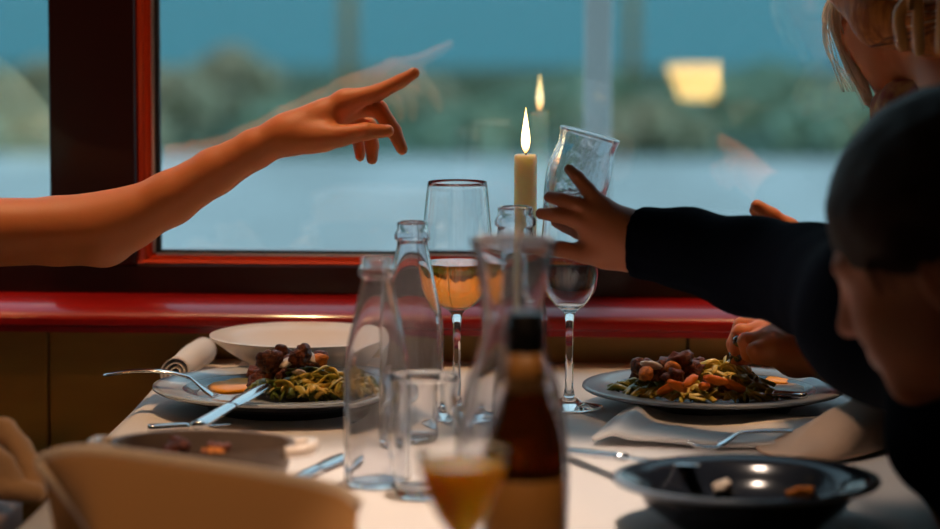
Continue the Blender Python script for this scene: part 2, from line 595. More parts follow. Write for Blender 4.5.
def window(name, x0, x1, label, bead=True):
    """glazed sash: bead frame, gasket line and a real pane"""
    w = thing(name, None, None, (0, 0, 0))
    w['kind'] = 'structure'; w['label'] = label
    z0 = z_pane
    bx = x0 - (xs[1] - mx1) if bead else x0
    bm = bmesh.new()
    prof = [(0, 3.44), (0, 3.410), (.003, 3.402), (.0065, 3.402), (.008, 3.397), (.0125, 3.397), (.014, 3.390), (.019, 3.388), (.022, 3.392), (.022, 3.44)]
    # bottom bead (steps down and towards the room)
    hb = (z0 - z_rail0) / .022
    def bar(p0, p1, horiz):
        a = []
        for s in (p0, p1):
            if horiz: a.append([bm.verts.new((s, y, z0 - d * hb)) for d, y in prof])
            else: a.append([bm.verts.new((x0 - d * (x0 - bx) / .022, y, s)) for d, y in prof])
        n = len(prof)
        for i in range(n - 1):
            bm.faces.new((a[0][i], a[0][i + 1], a[1][i + 1], a[1][i]))
        bm.faces.new(a[0]); bm.faces.new(a[1][::-1])
    bar(bx if bead else x0, x1, True)
    if bead: bar(z_rail0, WTOP, False)
    f = obj('window_frame', bm, M['bead'], w, True, sharp=25)
    bm = bmesh.new()
    box(bm, x0, x1, 3.404, 3.416, z0 - .0005, z0 + .0022)
    if bead: box(bm, x0 - .0005, x0 + .0045, 3.404, 3.416, z0, WTOP)
    obj('gasket', bm, M['gasket'], w, False)
    bm = bmesh.new()
    box(bm, x0, x1, 3.4005, 3.4035, z0 - .0032, z0 - .0006)
    if bead: box(bm, x0 - .004, x0 - .0008, 3.4005, 3.4035, z0, WTOP)
    obj('spacer_strip', bm, M['spacer'], w, False)
    obj('pane', boxbm(x0, x1, PY, PY + .004, z0 - .002, WTOP + .01), M['pane'], w, False)
    return w


window('window_1', xs[1], XR - .1, 'large window behind the table with red varnished beading')
window('window_2', XL, xs[0] + .004, 'window pane left of the dark post', bead=False)

# ------------------------------------------------------------------ outdoors
GZ = -2.0
yq = at(470, 158, 10); dq = ray(470, 158); yq = (dq * ((GZ - CAM.z) / dq.z)).y
o = struct('ground_paving', boxbm(-60, 60, 3.7, yq, GZ - .3, GZ), M['quay'])
struct('ground_grass', boxbm(-80, 80, yq, 66, GZ - .3, GZ + .02), M['grass'])
struct('ground_lake', boxbm(-400, 400, 66, 900, GZ - .4, GZ - .1), M['lake'])
bm = bmesh.new()
n = 60
va = [bm.verts.new((-450 + 900 * i / n, 880, 20 + 26 * noise.noise((i * .16, 3, 0)))) for i in range(n + 1)]
vb = [bm.verts.new((-450 + 900 * i / n, 820, GZ - .2)) for i in range(n + 1)]
vc = [bm.verts.new((-450 + 900 * i / n, 960, GZ - .2)) for i in range(n + 1)]
for i in range(n):
    bm.faces.new((va[i], va[i + 1], vb[i + 1], vb[i])); bm.faces.new((va[i], vc[i], vc[i + 1], va[i + 1]))
struct('ground_hill', bm, M['hill'], True)


def shrub(x, y, w, h, m, label, n=420):
    """a bush: lumpy leaf mass of many small leaf blades on stems"""
    t = thing('shrub', label, 'shrub', (x, y, GZ + .02), 0, 'shrubs beyond the paving')
    bm = bmesh.new()
    for i in range(n):
        a = random.uniform(0, 2 * PI); u = random.uniform(0, 1); s = random.uniform(.55, 1)
        z = h * (1 - (1 - u) ** 1.3)
        rr = w * .5 * s * math.sqrt(max(.05, 1 - (z / h) ** 2.2)) * (1 + .25 * noise.noise((a * 1.5, z * 2, x)))
        p = Vector((rr * math.cos(a), rr * math.sin(a), z + .05))
        d1 = Vector((random.gauss(0, 1), random.gauss(0, 1), random.gauss(0, 1))).normalized()
        d2 = d1.cross(Vector((random.gauss(0, 1), random.gauss(0, 1), random.gauss(0, 1)))).normalized()
        L = .11 * w
        q = [bm.verts.new(p + d1 * L), bm.verts.new(p + d2 * L * .5), bm.verts.new(p - d1 * L), bm.verts.new(p - d2 * L * .5)]
        bm.faces.new(q)
    obj('foliage', bm, m, t, False)
    bm = bmesh.new()
    for i in range(4):
        a = i * 1.7
        tube(bm, [(0, 0, 0), (w * .12 * math.cos(a), w * .12 * math.sin(a), h * .5), (w * .28 * math.cos(a), w * .28 * math.sin(a), h * .9)], [.05, .04, .02], 6)
    obj('stem', bm, M['bark'], t)


# bushes along the far edge of the paving
for k, (px, h, kind) in enumerate([(-70, .85, 0), (-10, 1.0, 1), (50, .9, 1), (110, .95, 1), (170, 1.1, 1), (232, 1.15, 1), (290, .8, 0), (350, .7, 0), (410, .65, 1), (470, .75, 0), (530, .8, 0), (590, .8, 0), (650, .85, 1), (710, .9, 0), (770, .95, 0), (830, 1.1, 0), (890, 1.2, 0), (950, 1.2, 1), (1010, 1.2, 0)]):
    Y = yq + 1.6 + 3.0 * (k % 3)
    p = at(px, 100, Y)
    h *= .62 + .12 * (k % 3)
    shrub(p.x, Y, 1.9, h, M['leaf2'] if kind else M['leaf'],
          ('blurred olive brown shrub beyond the pale paving outside' if kind else 'blurred grey green shrub beyond the pale paving outside'), 260)

# white verandah post just outside and two weathered poles by the bank
p = at(598, 60, 4.7)
t = thing('verandah_post', 'white painted post standing just outside the window', 'post', (p.x, 4.7, GZ))
obj('shaft', boxbm(-.0215, .0215, -.02, .02, 0, 5.0, .004), M['postwhite'], t, False)
obj('base_block', boxbm(-.04, .04, -.04, .04, 0, .12, .006), M['postwhite'], t, False)
for px, py, lab in [(348, 86, 'blurred tan pole standing outside above the pointing hand'), (627, 50, 'blurred tan pole standing outside right of the white post')]:
    d = ray(px, py); q = CAM + d * ((GZ + .02 - CAM.z) / d.z)
    t = thing('wooden_pole', lab, 'pole', (q.x, min(q.y, 64), GZ + .02), 0, 'poles on the far bank')
    obj('shaft', tubebm([(0, 0, 0), (0, 0, 6), (0, 0, 9)], [.15, .14, .11], 10), M['pole'], t)
    obj('crossarm', boxbm(-.7, .7, -.05, .05, 8.4, 8.55, .01), M['pole'], t, False)

# ------------------------------------------------------------------ table and cloth
TX0, TX1, TY0, TY1 = -.463, .275, 1.72, 3.345
t = thing('dining_table', 'wooden dining table under the white cloth by the window', 'table', ((TX0 + TX1) / 2, (TY0 + TY1) / 2, 0))
hx, hy = (TX1 - TX0) / 2, (TY1 - TY0) / 2
obj('tabletop', boxbm(-hx, hx, -hy, hy, .715, TZ - .0035, .004), M['chairwood'], t, False)
for sx in (-1, 1):
    for sy in (-1, 1):
        obj('leg', boxbm(sx * (hx - .05) - .025, sx * (hx - .05) + .025, sy * (hy - .06) - .025, sy * (hy - .06) + .025, 0, .715, .004), M['chairwood'], t, False)


def cloth_fn(u, v):
    y = TY0 - .004 + v * (TY1 - TY0 + .006)
    W = (TX1 - TX0) + .012
    drop = .115
    L = W + 2 * drop
    s = u * L
    if s < drop:
        d = drop - s
        w = .010 * math.sin(y * 21 + 1.2 * math.sin(y * 7)) * min(1, d / .08)
        return Vector((TX0 - .006 - .004 * min(1, d / .01) - d * .12 + w - .006, y, TZ - .0018 - d))
    if s > drop + W:
        d = s - drop - W
        w = .010 * math.sin(y * 19 + 2) * min(1, d / .08)
        return Vector((TX1 + .006 + .004 * min(1, d / .01) + d * .06 - w * .5, y, TZ - .0018 - d))
    x = TX0 - .006 + (s - drop)
    return Vector((x, y, TZ - .0012))


cl = obj('tablecloth', sheet(cloth_fn, 90, 70, .0022), M['cloth'], None, True)
tag(cl, 'white cloth spread over the dining table by the window', 'tablecloth')

# ------------------------------------------------------------------ tableware builders
ZP = .0165


def plate_bm(R, h=.024, well=.68, thick=.004):
    bm = bmesh.new()
    lathe(bm, [(0, .0), (R * .58, 0), (R * .60, .006), (R * .72, .011), (R * .985, h - .003), (R, h - .001), (R * .995, h), (R * .96, h), (R * .78, h - .0022), (R * .745, h - .0035), (R * .71, ZP + .001), (R * .68, ZP), (0, ZP)], 72)
    return bm


def dinner_plate(p, R, label, m, rim, h=.024, well=None):
    t = thing('dinner_plate', label, 'plate', p)
    obj('plate_body', plate_bm(R, h), m, t, True, sharp=50)
    bm = bmesh.new()
    lathe(bm, [(R * .985, h - .0028), (R * 1.004, h - .0012), (R * 1.001, h + .0008), (R * .96, h + .0008), (R * .78, h - .0014), (R * .775, h - .0026)], 72)
    tag(obj('rim', bm, rim, t, True), 'paler blue grey rim')
    if well:
        obj('well', lathebm([(0, ZP + .0005), (R * .66, ZP + .0005), (R * .668, ZP), (0, ZP - .0005)], 64), well, t, True)
    return t


BOTTLE = [(0, 0), (.026, 0), (.0285, .002), (.029, .006), (.029, .100), (.0285, .108), (.026, .124), (.0215, .145), (.017, .166), (.0142, .180), (.0138, .184), (.0162, .186), (.0166, .190), (.0152, .193), (.0138, .195), (.0142, .200), (.0132, .202)]


def hollow(prof, wall=.0022, floor=.006, lip=None):
    inner = [(max(r - wall, .0008), z) for r, z in prof if z > floor]
    return prof + [(max(prof[-1][0] - wall * .6, .001), prof[-1][1] + .0004)] + inner[::-1] + [(max(inner[0][0] * .9, 0), floor), (0, floor + .001)]


def glass_bottle(p, s, label, prof=BOTTLE, rs=1.0, group=None):
    t = thing('glass_bottle', label, 'bottle', p, group=group)
    pr = [(r * s * rs, z * s) for r, z in prof]
    split = .183 * s
    obj('bottle_body', lathebm(hollow(pr), 56), M['paintedhaze'], t, True, sharp=60)
    return t


def wine_glass(p, H, rb, label, wine=.36, name='wine_glass', tilt=0):
    t = thing(name, label, 'glass', p)
    out = [(0, 0), (.030, .0), (.034, .001), (.0345, .0022), (.030, .0034), (.014, .0065), (.006, .012), (.0042, .022), (.0038, .05), (.0040, H * .40), (.0062, H * .445)]
    zb = H * .46
    D = H - zb
    bowl = [(.010, 0), (rb * .58, .05 * D), (rb * .84, .15 * D), (rb * .97, .29 * D), (rb, .42 * D), (rb * .97, .62 * D), (rb * .90, .82 * D), (rb * .83, D)]
    bo = smooth_prof([(r, zb + z) for r, z in bowl], 5)
    inn = [(max(0, r - .0011), z + (.0025 if i == 0 else .0008)) for i, (r, z) in enumerate(bo)]
    prof = out + bo + [(bo[-1][0] - .0005, bo[-1][1] + .0005)] + inn[::-1][1:-3] + [(0, zb + .0035)]
    obj('glass_body', lathebm(prof, 56), M['glass'], t, True, sharp=70)
    if wine:
        zl = zb + wine * D
        lq = [(r + .0003, z) for r, z in inn[3:] if z < zl]
        obj('wine', lathebm([(0, zb + .0033)] + lq + [(lq[-1][0], zl), (0, zl)], 56), M['wine'], t, True, sharp=50)
    return t


def tumbler(p, r, H, label, rot=None, name='tumbler', wall=.0017, m='glass'):
    t = thing(name, label, 'glass', p)
    if rot is not None: t.rotation_euler = rot
    out = smooth_prof([(r * .80, .001), (r * .86, .01), (r * .97, H * .3), (r * 1.05, H * .52), (r * .97, H * .75), (r * .93, H * .86), (r, H)], 5)
    inn = [(q - wall, z) for q, z in out if z > .009]
    bm = bmesh.new()
    lathe(bm, [(0, 0)] + out + [(r - .0008, H + .0007)] + inn[::-1] + [(r * .7, .008), (0, .008)], 48)
    obj('glass_body', bm, M[m], t, True, sharp=60)
    return t


def cutlery_base(kind, a, b, label, up=.0, arch=.006, roll=0.0, group=None, z_off=0):
    """fork or knife lying from handle end a to tip b"""
    a, b = Vector(a), Vector(b)
    L = (b - a).length
    d = (b - a).normalized()
    t = thing(kind, label, kind.replace('table_', ''), a, group=group)
    q = Vector((1, 0, 0)).rotation_difference(d)
    zl = (q @ Vector((0, 0, 1)))
    # keep the flat side up
    side = d.cross(Vector((0, 0, 1))).normalized()
    upv = side.cross(d).normalized()
    R = Matrix((d, -side, upv)).transposed()
    R = R @ Matrix.Rotation(roll, 3, 'X')
    t.rotation_euler = R.to_euler()
    z = lambda x: arch * math.sin(PI * min(1, max(0, x / (L * .8)))) + z_off
    def strip(x0, x1, wf, n, th, name, y0=0, zf=None):
        bm = bmesh.new()
        rings = []
        zz = zf or z
        for i in range(n + 1):
            x = x0 + (x1 - x0) * i / n
            w = wf(i / n)
            ring = [bm.verts.new((x, y0 + w * math.cos(k * PI / 4 + PI / 8), zz(x) + th * .5 * math.sin(k * PI / 4 + PI / 8))) for k in range(8)]
            rings.append(ring)
        for A, B in zip(rings[:-1], rings[1:]):
            for k in range(8): bm.faces.new((A[k], A[(k + 1) % 8], B[(k + 1) % 8], B[k]))
        bm.faces.new(rings[0][::-1]); bm.faces.new(rings[-1])
        return obj(name, bm, M['steel'], t)
    if kind == 'table_fork':
        strip(0, L * .62, lambda u: (.0095 * (1 - u) ** .8 + .0032) * (min(1, .45 + u * 8)), 22, .0036, 'handle')
        hz = lambda x: z(x) - .010 * math.sin(PI * min(1, max(0, (x - L * .62) / (L * .38))) * .8)
        strip(L * .60, L * .80, lambda u: .0034 + .0085 * math.sin(u * PI / 2) ** 2, 12, .003, 'fork_head', 0, hz)
        for k in range(4):
            y = (k - 1.5) * .0062
            strip(L * .785, L, lambda u: .0019 * (1 - .5 * u), 10, .0024, 'tine', y, hz)
    else:
        strip(0, L * .47, lambda u: (.0095 - .002 * u) * min(1, .5 + u * 8), 16, .0075, 'handle')
        strip(L * .46, L, lambda u: (.0105 - .0035 * (2 * u - 1) ** 2 * (1 if u < .5 else 1)) * (1 if u < .8 else math.sqrt(max(.04, 1 - ((u - .8) / .2) ** 2))), 24, .0022, 'blade')
    return t


def chunk_mesh(name, r, seed, stretch=(1, 1, .8), rough=.35, sub=3):
    bm = bmesh.new()
    bmesh.ops.create_icosphere(bm, subdivisions=sub, radius=1)
    o = Vector((seed * 3.1, seed * 1.7, seed * .9))
    for v in bm.verts:
        n = noise.noise(v.co * 1.2 + o) * rough * 1.5 + noise.noise(v.co * 2.9 + o) * rough * .9 + noise.noise(v.co * 6.5 + o) * rough * .35
        v.co = Vector((v.co.x * stretch[0], v.co.y * stretch[1], v.co.z * stretch[2])) * r * (1 + n)
    me = bpy.data.meshes.new(name)
    bm.to_mesh(me); bm.free()
    return me


CH = {}


def chunk(name, p, r, m, label, cat, group, stretch=(1, 1, .8), rough=.35, rot=None):
    key = (name, m.name, random.randrange(5), tuple(stretch))
    if key not in CH:
        me = chunk_mesh(name, 1.0, len(CH) + 1, stretch, rough)
        me.materials.append(m)
        me.polygons.foreach_set('use_smooth', [True] * len(me.polygons))
        CH[key] = me
    o = bpy.data.objects.new(name, CH[key])
    C.link(o)
    o.location = p
    o.scale = (r, r, r)
    o.rotation_euler = rot or (random.uniform(-.5, .5), random.uniform(-.5, .5), random.uniform(0, 6.28))
    tag(o, label, cat, group)
    return o


def strands(name, cx, cy, cz, rx, ry, hgt, n, m, wid=.003, L=.035):
    """chopped ribbons of greens heaped up: nobody could count them"""
    bm = bmesh.new()
    for i in range(n):
        a = random.uniform(0, 2 * PI); q = math.sqrt(random.random())
        x, y = cx + rx * q * math.cos(a), cy + ry * q * math.sin(a)
        z = cz + hgt * (1 - q * q) * random.uniform(.3, 1) + .003
        b = random.uniform(0, 2 * PI)
        l = L * random.uniform(.4, 1)
        d = Vector((math.cos(b), math.sin(b), 0)) * l * .5
        s = Vector((random.uniform(-.3, .3), random.uniform(-.3, .3), 1)) * random.uniform(.002, .008)
        P = [Vector((x, y, z)) - d, Vector((x, y, z)) - d * .4 + s, Vector((x, y, z)) + d * .4 + s * .6, Vector((x, y, z)) + d]
        tube(bm, catmull(P, 3), wid * random.uniform(.6, 1.2), 6, .35, ref=(random.uniform(-1, 1), random.uniform(-1, 1), .6))
    return obj(name, bm, m)


def blob_pool(name, p, rx, ry, th, m, label, cat):
    bm = bmesh.new()
    N = 48
    ctr = bm.verts.new((p[0], p[1], p[2] + th))
    r1, r2 = [], []
    for i in range(N):
        a = 2 * PI * i / N
        w = 1 + .16 * noise.noise((math.cos(a) * 1.5 + p[0] * 9, math.sin(a) * 1.5, p[1] * 9)) * 2
        r1.append(bm.verts.new((p[0] + rx * w * .85 * math.cos(a), p[1] + ry * w * .85 * math.sin(a), p[2] + th * .85)))
        r2.append(bm.verts.new((p[0] + rx * w * math.cos(a), p[1] + ry * w * math.sin(a), p[2])))
    for i in range(N):
        j = (i + 1) % N
        bm.faces.new((ctr, r1[i], r1[j])); bm.faces.new((r1[i], r2[i], r2[j], r1[j]))
    bm.faces.new(r2[::-1])
    o = obj(name, bm, m)
    return tag(o, label, cat)


# ------------------------------------------------------------------ plates and food
PL = at(285, 388, 3.01); PL.z = TZ
PR = at(714, 383, 3.035); PR.z = TZ
RP = .134
dinner_plate(PL, RP, 'black plate with pale rim holding roast meat at left', M['blackplate'], M['palerim'], well=M['greyglaze'])
dinner_plate(PR, RP, 'black plate of food under the hand at right', M['blackplate'], M['bluerim'])
zp = TZ + ZP + .0005


def onplate(px, py, P, z):
    return tab(px, py, z)


# left plate food
zf = zp
for i, (px, py, z, r) in enumerate([(262, 372, .020, .017), (278, 366, .030, .017), (296, 362, .036, .016), (270, 358, .045, .014), (300, 352, .052, .013), (312, 364, .034, .015), (256, 380, .012, .015),
                                    (288, 376, .020, .016), (324, 374, .022, .015), (306, 378, .016, .014), (266, 354, .050, .010), (284, 352, .040, .014), (330, 380, .014, .013), (318, 356, .040, .011)]):
    q = tab(px, py + 3, TZ + ZP + .85 * z)
    chunk('meat_chunk', q, r * .82, M['meat'], 'dark browned chunk in the meat heap on the left black plate', 'meat', 'roast meat on the left plate')
for px, py, z, r in [(272, 374, .022, .014), (316, 362, .040, .012)]:
    chunk('potato_wedge', tab(px, py, TZ + ZP + .85 * z), r * .85, M['potato'], 'golden roast potato piece among meat on the left black plate', 'potato', 'roast potatoes on the left plate', (1.2, .9, .8), .2)
for px, py, z in [(288, 362, .043), (300, 374, .030), (309, 357, .046)]:
    chunk('onion_piece', tab(px, py, TZ + ZP + .85 * z), .010, M['onion'], 'pale onion piece on the meat heap of the left plate', 'onion', 'onion on the left plate', (1.3, .8, .45), .2)
q = tab(312, 392, TZ + ZP + .006)
tag(strands('braised_greens', q.x, q.y, TZ + ZP, .062, .040, .026, 170, M['green'], .0032), 'shredded green vegetables in front of meat on the left plate', 'vegetables', kind='stuff')
q = tab(320, 395, TZ + ZP + .006)
tag(strands('pale_cabbage', q.x, q.y, TZ + ZP + .004, .050, .028, .020, 70, M['cabbage'], .0035), 'pale yellow cabbage shreds at front of left plate food', 'vegetables', kind='stuff')
blob_pool('golden_pool', (PL.x - .046, PL.y + .030, zp + .0002), .034, .046, .004, M['goldpool'], 'golden pool at the left side of left plate', 'goldpool')

# right plate food
for px, py, z, r in [(640, 376, .018, .014), (650, 368, .030, .013), (636, 384, .010, .012), (682, 358, .046, .014), (690, 370, .030, .015), (668, 372, .026, .012), (660, 380, .014, .013), (676, 382, .014, .012), (700, 376, .020, .013), (650, 386, .008, .010), (742, 374, .016, .013), (643, 366, .036, .012), (664, 364, .036, .013), (674, 374, .032, .012), (658, 372, .030, .011), (696, 362, .034, .010), (710, 382, .022, .009), (726, 384, .020, .009)]:
    chunk('meat_chunk', tab(px, py + 2, TZ + ZP + .85 * z), r * .85, M['meat'], 'red brown meat chunk in the heap on the right black plate', 'meat', 'roast meat on the right plate')
for px, py, z in [(646, 374, .034), (672, 368, .038)]:
    chunk('potato_wedge', tab(px, py, TZ + ZP + .85 * z), .0085, M['potato'], 'golden potato piece in the food on the right black plate', 'potato', 'roast potatoes on the right plate', (1.2, .9, .8), .2)
for px, py, z in [(690, 381, .034), (704, 386, .026), (678, 386, .026), (716, 380, .034), (668, 388, .020), (734, 386, .022)]:
    chunk('carrot_slice', tab(px, py, TZ + ZP + .85 * z), .0085, M['carrot'], 'orange carrot piece in the food on the right black plate', 'carrot', 'carrots on the right plate', (1.5, .7, .5), .2)
for px, py, z in [(651, 365, .042), (712, 386, .012), (728, 388, .010), (690, 391, .008), (738, 393, .006), (706, 394, .006)]:
    chunk('onion_piece', tab(px, py, TZ + ZP + .85 * z), .009, M['onion'], 'pale onion piece in the food on the right black plate', 'onion', 'onion on the right plate', (1.3, .9, .45), .2)
q = tab(718, 379, TZ + ZP + .016)
tag(strands('pale_cabbage', q.x, q.y, TZ + ZP, .050, .045, .030, 190, M['cabbage'], .0032), 'heap of pale cabbage shreds in middle of the right plate', 'vegetables', kind='stuff')
q = tab(655, 391, TZ + ZP + .004)
tag(strands('braised_greens', q.x, q.y, TZ + ZP, .042, .034, .012, 110, M['green'], .0032), 'green leaf shreds at front left of the right plate', 'vegetables', kind='stuff')
q = tab(712, 397, TZ + ZP + .003)
tag(strands('mixed_vegetable', q.x, q.y, TZ + ZP, .078, .026, .010, 120, M['cabbage'], .003), 'scattered yellow vegetable bits along front of the right plate', 'vegetables', kind='stuff')
q = tab(782, 388, zp)
blob_pool('brown_gravy', (q.x - .006, q.y, zp - .0003), .034, .052, .003, M['gravy'], 'brown gravy smear on the right side of right plate', 'gravy')
q = tab(781, 381, zp + .002)
blob_pool('golden_pool', (q.x - .004, q.y, zp + .0024), .014, .024, .0025, M['goldpool'], 'small golden spot on the right plate gravy', 'goldpool')

# far cream plate and rolled napkin at the back left
q = tab(303, 345, .784)
q2 = Vector((at(303, 345, 3.205).x, 3.205, TZ + .013))
t = thing('cream_platter', 'cream platter behind the left plate under the sill', 'plate', q2)
bm = boxbm(q2.x - .075, q2.x + .10, 3.155, 3.292, TZ + .0008, TZ + .0125, .005, 3)
tag(obj('folded_napkin', bm, M['buff'], None, True, sharp=50), 'buff napkin folded flat beneath the cream platter', 'napkin')
obj('plate_body', lathebm([(0, 0), (.058, 0), (.06, .006), (.082, .020), (.1, .033), (.101, .036), (.098, .037), (.08, .028), (.06, .012), (0, .010)], 64), M['cream'], t, True, sharp=50)

def roll_bm(a, b, r, turns=2.6):
    a, b = Vector(a), Vector(b)
    d = (b - a).normalized(); side = d.cross(Vector((0, 0, 1))).normalized(); up = side.cross(d)
    def fn(u, v):
        th = u * turns * 2 * PI
        rr = r * (.25 + .75 * u) * (1 + .05 * math.sin(v * 9 + th))
        return a.lerp(b, v + .03 * math.sin(th)) + side * rr * math.cos(th) + up * (rr * math.sin(th) + r)
    return sheet(fn, 64, 12, .0016)
na = tab(186, 374); nb = tab(207, 358)
nb.y = min(nb.y, 3.30)
o = obj('rolled_napkin', roll_bm(Vector((na.x + .005, 3.06 + .06, TZ + .001)), Vector((nb.x + .005, 3.29, TZ + .001)), .0165), M['napkin'])
tag(o, 'rolled white napkin at back left corner of table', 'napkin')
# napkin lying flat under the cream platter, spilling over the table edge
def fn(u, v):
    x = -.452 + u * .22; y = 3.13 - .035 * math.sin(u * 5) + v * .15
    return Vector((x, y, TZ + .0018))

# oval dish with leftovers in front of the left plate
q = tab(203, 441, .803)
OD = Vector((q.x, q.y, TZ))
t = thing('oval_dish', 'small taupe oval dish of leftovers below the left plate', 'dish', OD)
obj('dish_body', lathebm([(0, 0), (.052, 0), (.062, .004), (.074, .035), (.079, .050), (.0785, .053), (.075, .052), (.069, .033), (.056, .008), (0, .007)], 64, 1.0, .74), M['taupe'], t, True, sharp=50)
for sx, mm in ((-1, M['cream']), (1, M['cream'])):
    bm = bmesh.new()
    P = [Vector((sx * .072, -.02, .047)), Vector((sx * .090, -.016, .049)), Vector((sx * .094, 0, .05)), Vector((sx * .090, .016, .049)), Vector((sx * .072, .02, .047))]
    tube(bm, catmull(P, 6), .0055, 10)
    tag(obj('handle', bm, mm, t), 'pale lug handle')
for i in range(11):
    a = random.uniform(0, 2 * PI); rr = .045 * math.sqrt(random.random())
    chunk('meat_chunk', (OD.x + rr * math.cos(a) - .005, OD.y + rr * .7 * math.sin(a), TZ + .026 + .014 * random.random() + .008 * (i % 2)), random.uniform(.009, .013), M['meat'] if i % 4 else M['potato'],
          'browned leftover piece inside the small taupe oval dish', 'food', 'leftovers in the oval dish')

# dark bowl, lower right
q = tab(746, 478, .79)
OB = Vector((q.x, q.y, TZ))
t = thing('dark_bowl', 'dark blue-black rimmed bowl with scraps at lower right', 'bowl', OB)
RB = .109
obj('bowl_body', lathebm([(0, 0), (.058, 0), (.062, .003), (.084, .020), (.088, .030), (.106, .037), (.109, .0385), (.1085, .0405), (.104, .041), (.086, .0345), (.081, .026), (.06, .010), (0, .008)], 72), M['blackbowl'], t, True, sharp=40)
obj('rim', lathebm([(.104, .0400), (.1095, .0378), (.1100, .0405), (.104, .0417)], 72), M['bluerim'], t, True)
for (px, py, r, m, lab, nm) in [(722, 486, .009, M['onion'], 'small white glint shaped as a scrap in dark bowl', 'onion_piece'), (748, 480, .009, M['cabbage'], 'small yellow glint shaped as scrap right of white one', 'yellow_glint_piece'),  # white and yellow pieces stand in for glints on the glaze
                                (800, 494, .010, M['potato'], 'brown scrap at right front inside the dark bowl', 'potato_wedge'), (672, 478, .012, M['meat'], 'dark meat scrap at left inside the dark bowl', 'meat_chunk')]:
    chunk(nm, tab(px, py, TZ + .020), r, m, lab, 'food', 'scraps in the dark bowl', (1.3, .9, .6), .25)

# cutlery
zr = TZ + .029
cutlery_base('table_fork', at(104, 375, 2.99), tab(243, 390, TZ + .024), 'fork resting on the left plate with handle over table edge', arch=.010)
cutlery_base('table_knife', tab(196, 426, TZ + .026), tab(268, 384, TZ + .036), 'knife propped across front rim of the left plate', arch=0)
cutlery_base('table_knife', tab(148, 428, TZ + .008), tab(232, 424, TZ + .008), 'knife lying behind the taupe oval dish', arch=0)
cutlery_base('table_knife', tab(285, 484, TZ + .004), tab(352, 452, TZ + .004), 'knife lying on cloth right of the taupe oval dish', arch=0)
cutlery_base('table_fork', tab(818, 432, TZ + .013), tab(690, 437, TZ + .013), 'fork lying on the napkin between right plate and dark bowl', arch=.003)
cutlery_base('table_knife', tab(562, 450, TZ + .006), tab(700, 466, TZ + .041), 'knife with tip resting on left rim of the dark bowl', arch=0)
cutlery_base('table_spoon' if False else 'table_knife', tab(806, 396, TZ + .026), tab(738, 392, TZ + .024), 'dark knife lying in the food on the right plate', arch=0)

# napkins on the right
A0, A1, A2, A3 = tab(592, 446), tab(630, 415), tab(850, 428), tab(800, 452)
def fn(u, v):
    p = A0.lerp(A1, v).lerp(A3.lerp(A2, v), u)
    z = .004 + .0035 * (1 + math.sin(u * 7 + v * 3)) * .6 + .012 * math.exp(-((u - .10) / .06) ** 2) * (.4 + .6 * v)
    return Vector((p.x, p.y, TZ + z))
tag(obj('folded_napkin', sheet(fn, 60, 16, .004), M['napkin']), 'flat pale napkin under the fork in front of right plate', 'napkin')
P0, P1 = tab(770, 462), tab(895, 440)
def fn(u, v):
    b0 = P0.lerp(P1, u)
    dy = (v - .45) * .13
    ridge = (.062 * math.sin(min(1, u * 1.25) * PI * .5) ** 1.5 * (1 - .25 * u)) * max(0, 1 - abs(v - .5) / .5) ** .8
    z = .003 + ridge + .004 * math.sin(u * 14 + v * 6) * ridge / .06
    return Vector((b0.x + .01 * math.sin(v * 5), b0.y + dy + .01 * math.sin(u * 8), TZ + z))
tag(obj('crumpled_napkin', sheet(fn, 44, 28, .003), M['buff']), 'crumpled buff napkin standing up at right behind dark bowl', 'napkin')

# big tan napkin standing in the left foreground
TP = [at(40, 466, 2.30), at(58, 459, 2.285), at(92, 457, 2.27), at(150, 464, 2.25), at(250, 479, 2.22), at(330, 495, 2.19), at(356, 512, 2.18)]
TPs = catmull(TP, 6)
def fn(u, v):
    k = u * (len(TPs) - 1); i = min(int(k), len(TPs) - 2)
    r = TPs[i].lerp(TPs[i + 1], k - i)
    base = TZ + .003
    if v < .62:
        s = v / .62
        e = 1 - s
        return Vector((r.x + .012 * e * math.sin(u * 9) + .075 * e * (1 - u) ** 3, r.y - .075 * e * (1 + .25 * math.sin(u * 6)) , base + (r.z - base) * (1 - e ** 1.25)))
    s = (v - .62) / .38
    return Vector((r.x + .008 * s * math.sin(u * 11), r.y + .008 + .055 * s, r.z + (base - r.z) * s ** 1.3))
tag(obj('tan_napkin', sheet(fn, 60, 40, .005), M['tan']), 'large blurred tan napkin tented up in left foreground', 'napkin')

tn = bpy.data.objects['tan_napkin']
M['lit_edge'] = mat('pale_lit_edge', (.86, .76, .72), .85, bump=(160, .2))  # pale tubes paint the window light on the napkin edges
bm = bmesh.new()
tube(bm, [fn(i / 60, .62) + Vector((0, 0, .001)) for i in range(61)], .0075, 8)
tag(obj('lit_edge', bm, M['lit_edge'], tn), 'pale edge painted as window lit along the top fold')
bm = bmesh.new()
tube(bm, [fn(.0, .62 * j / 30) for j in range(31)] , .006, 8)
tag(obj('lit_edge', bm, M['lit_edge'], tn), 'pale edge painted as lit down the left end')

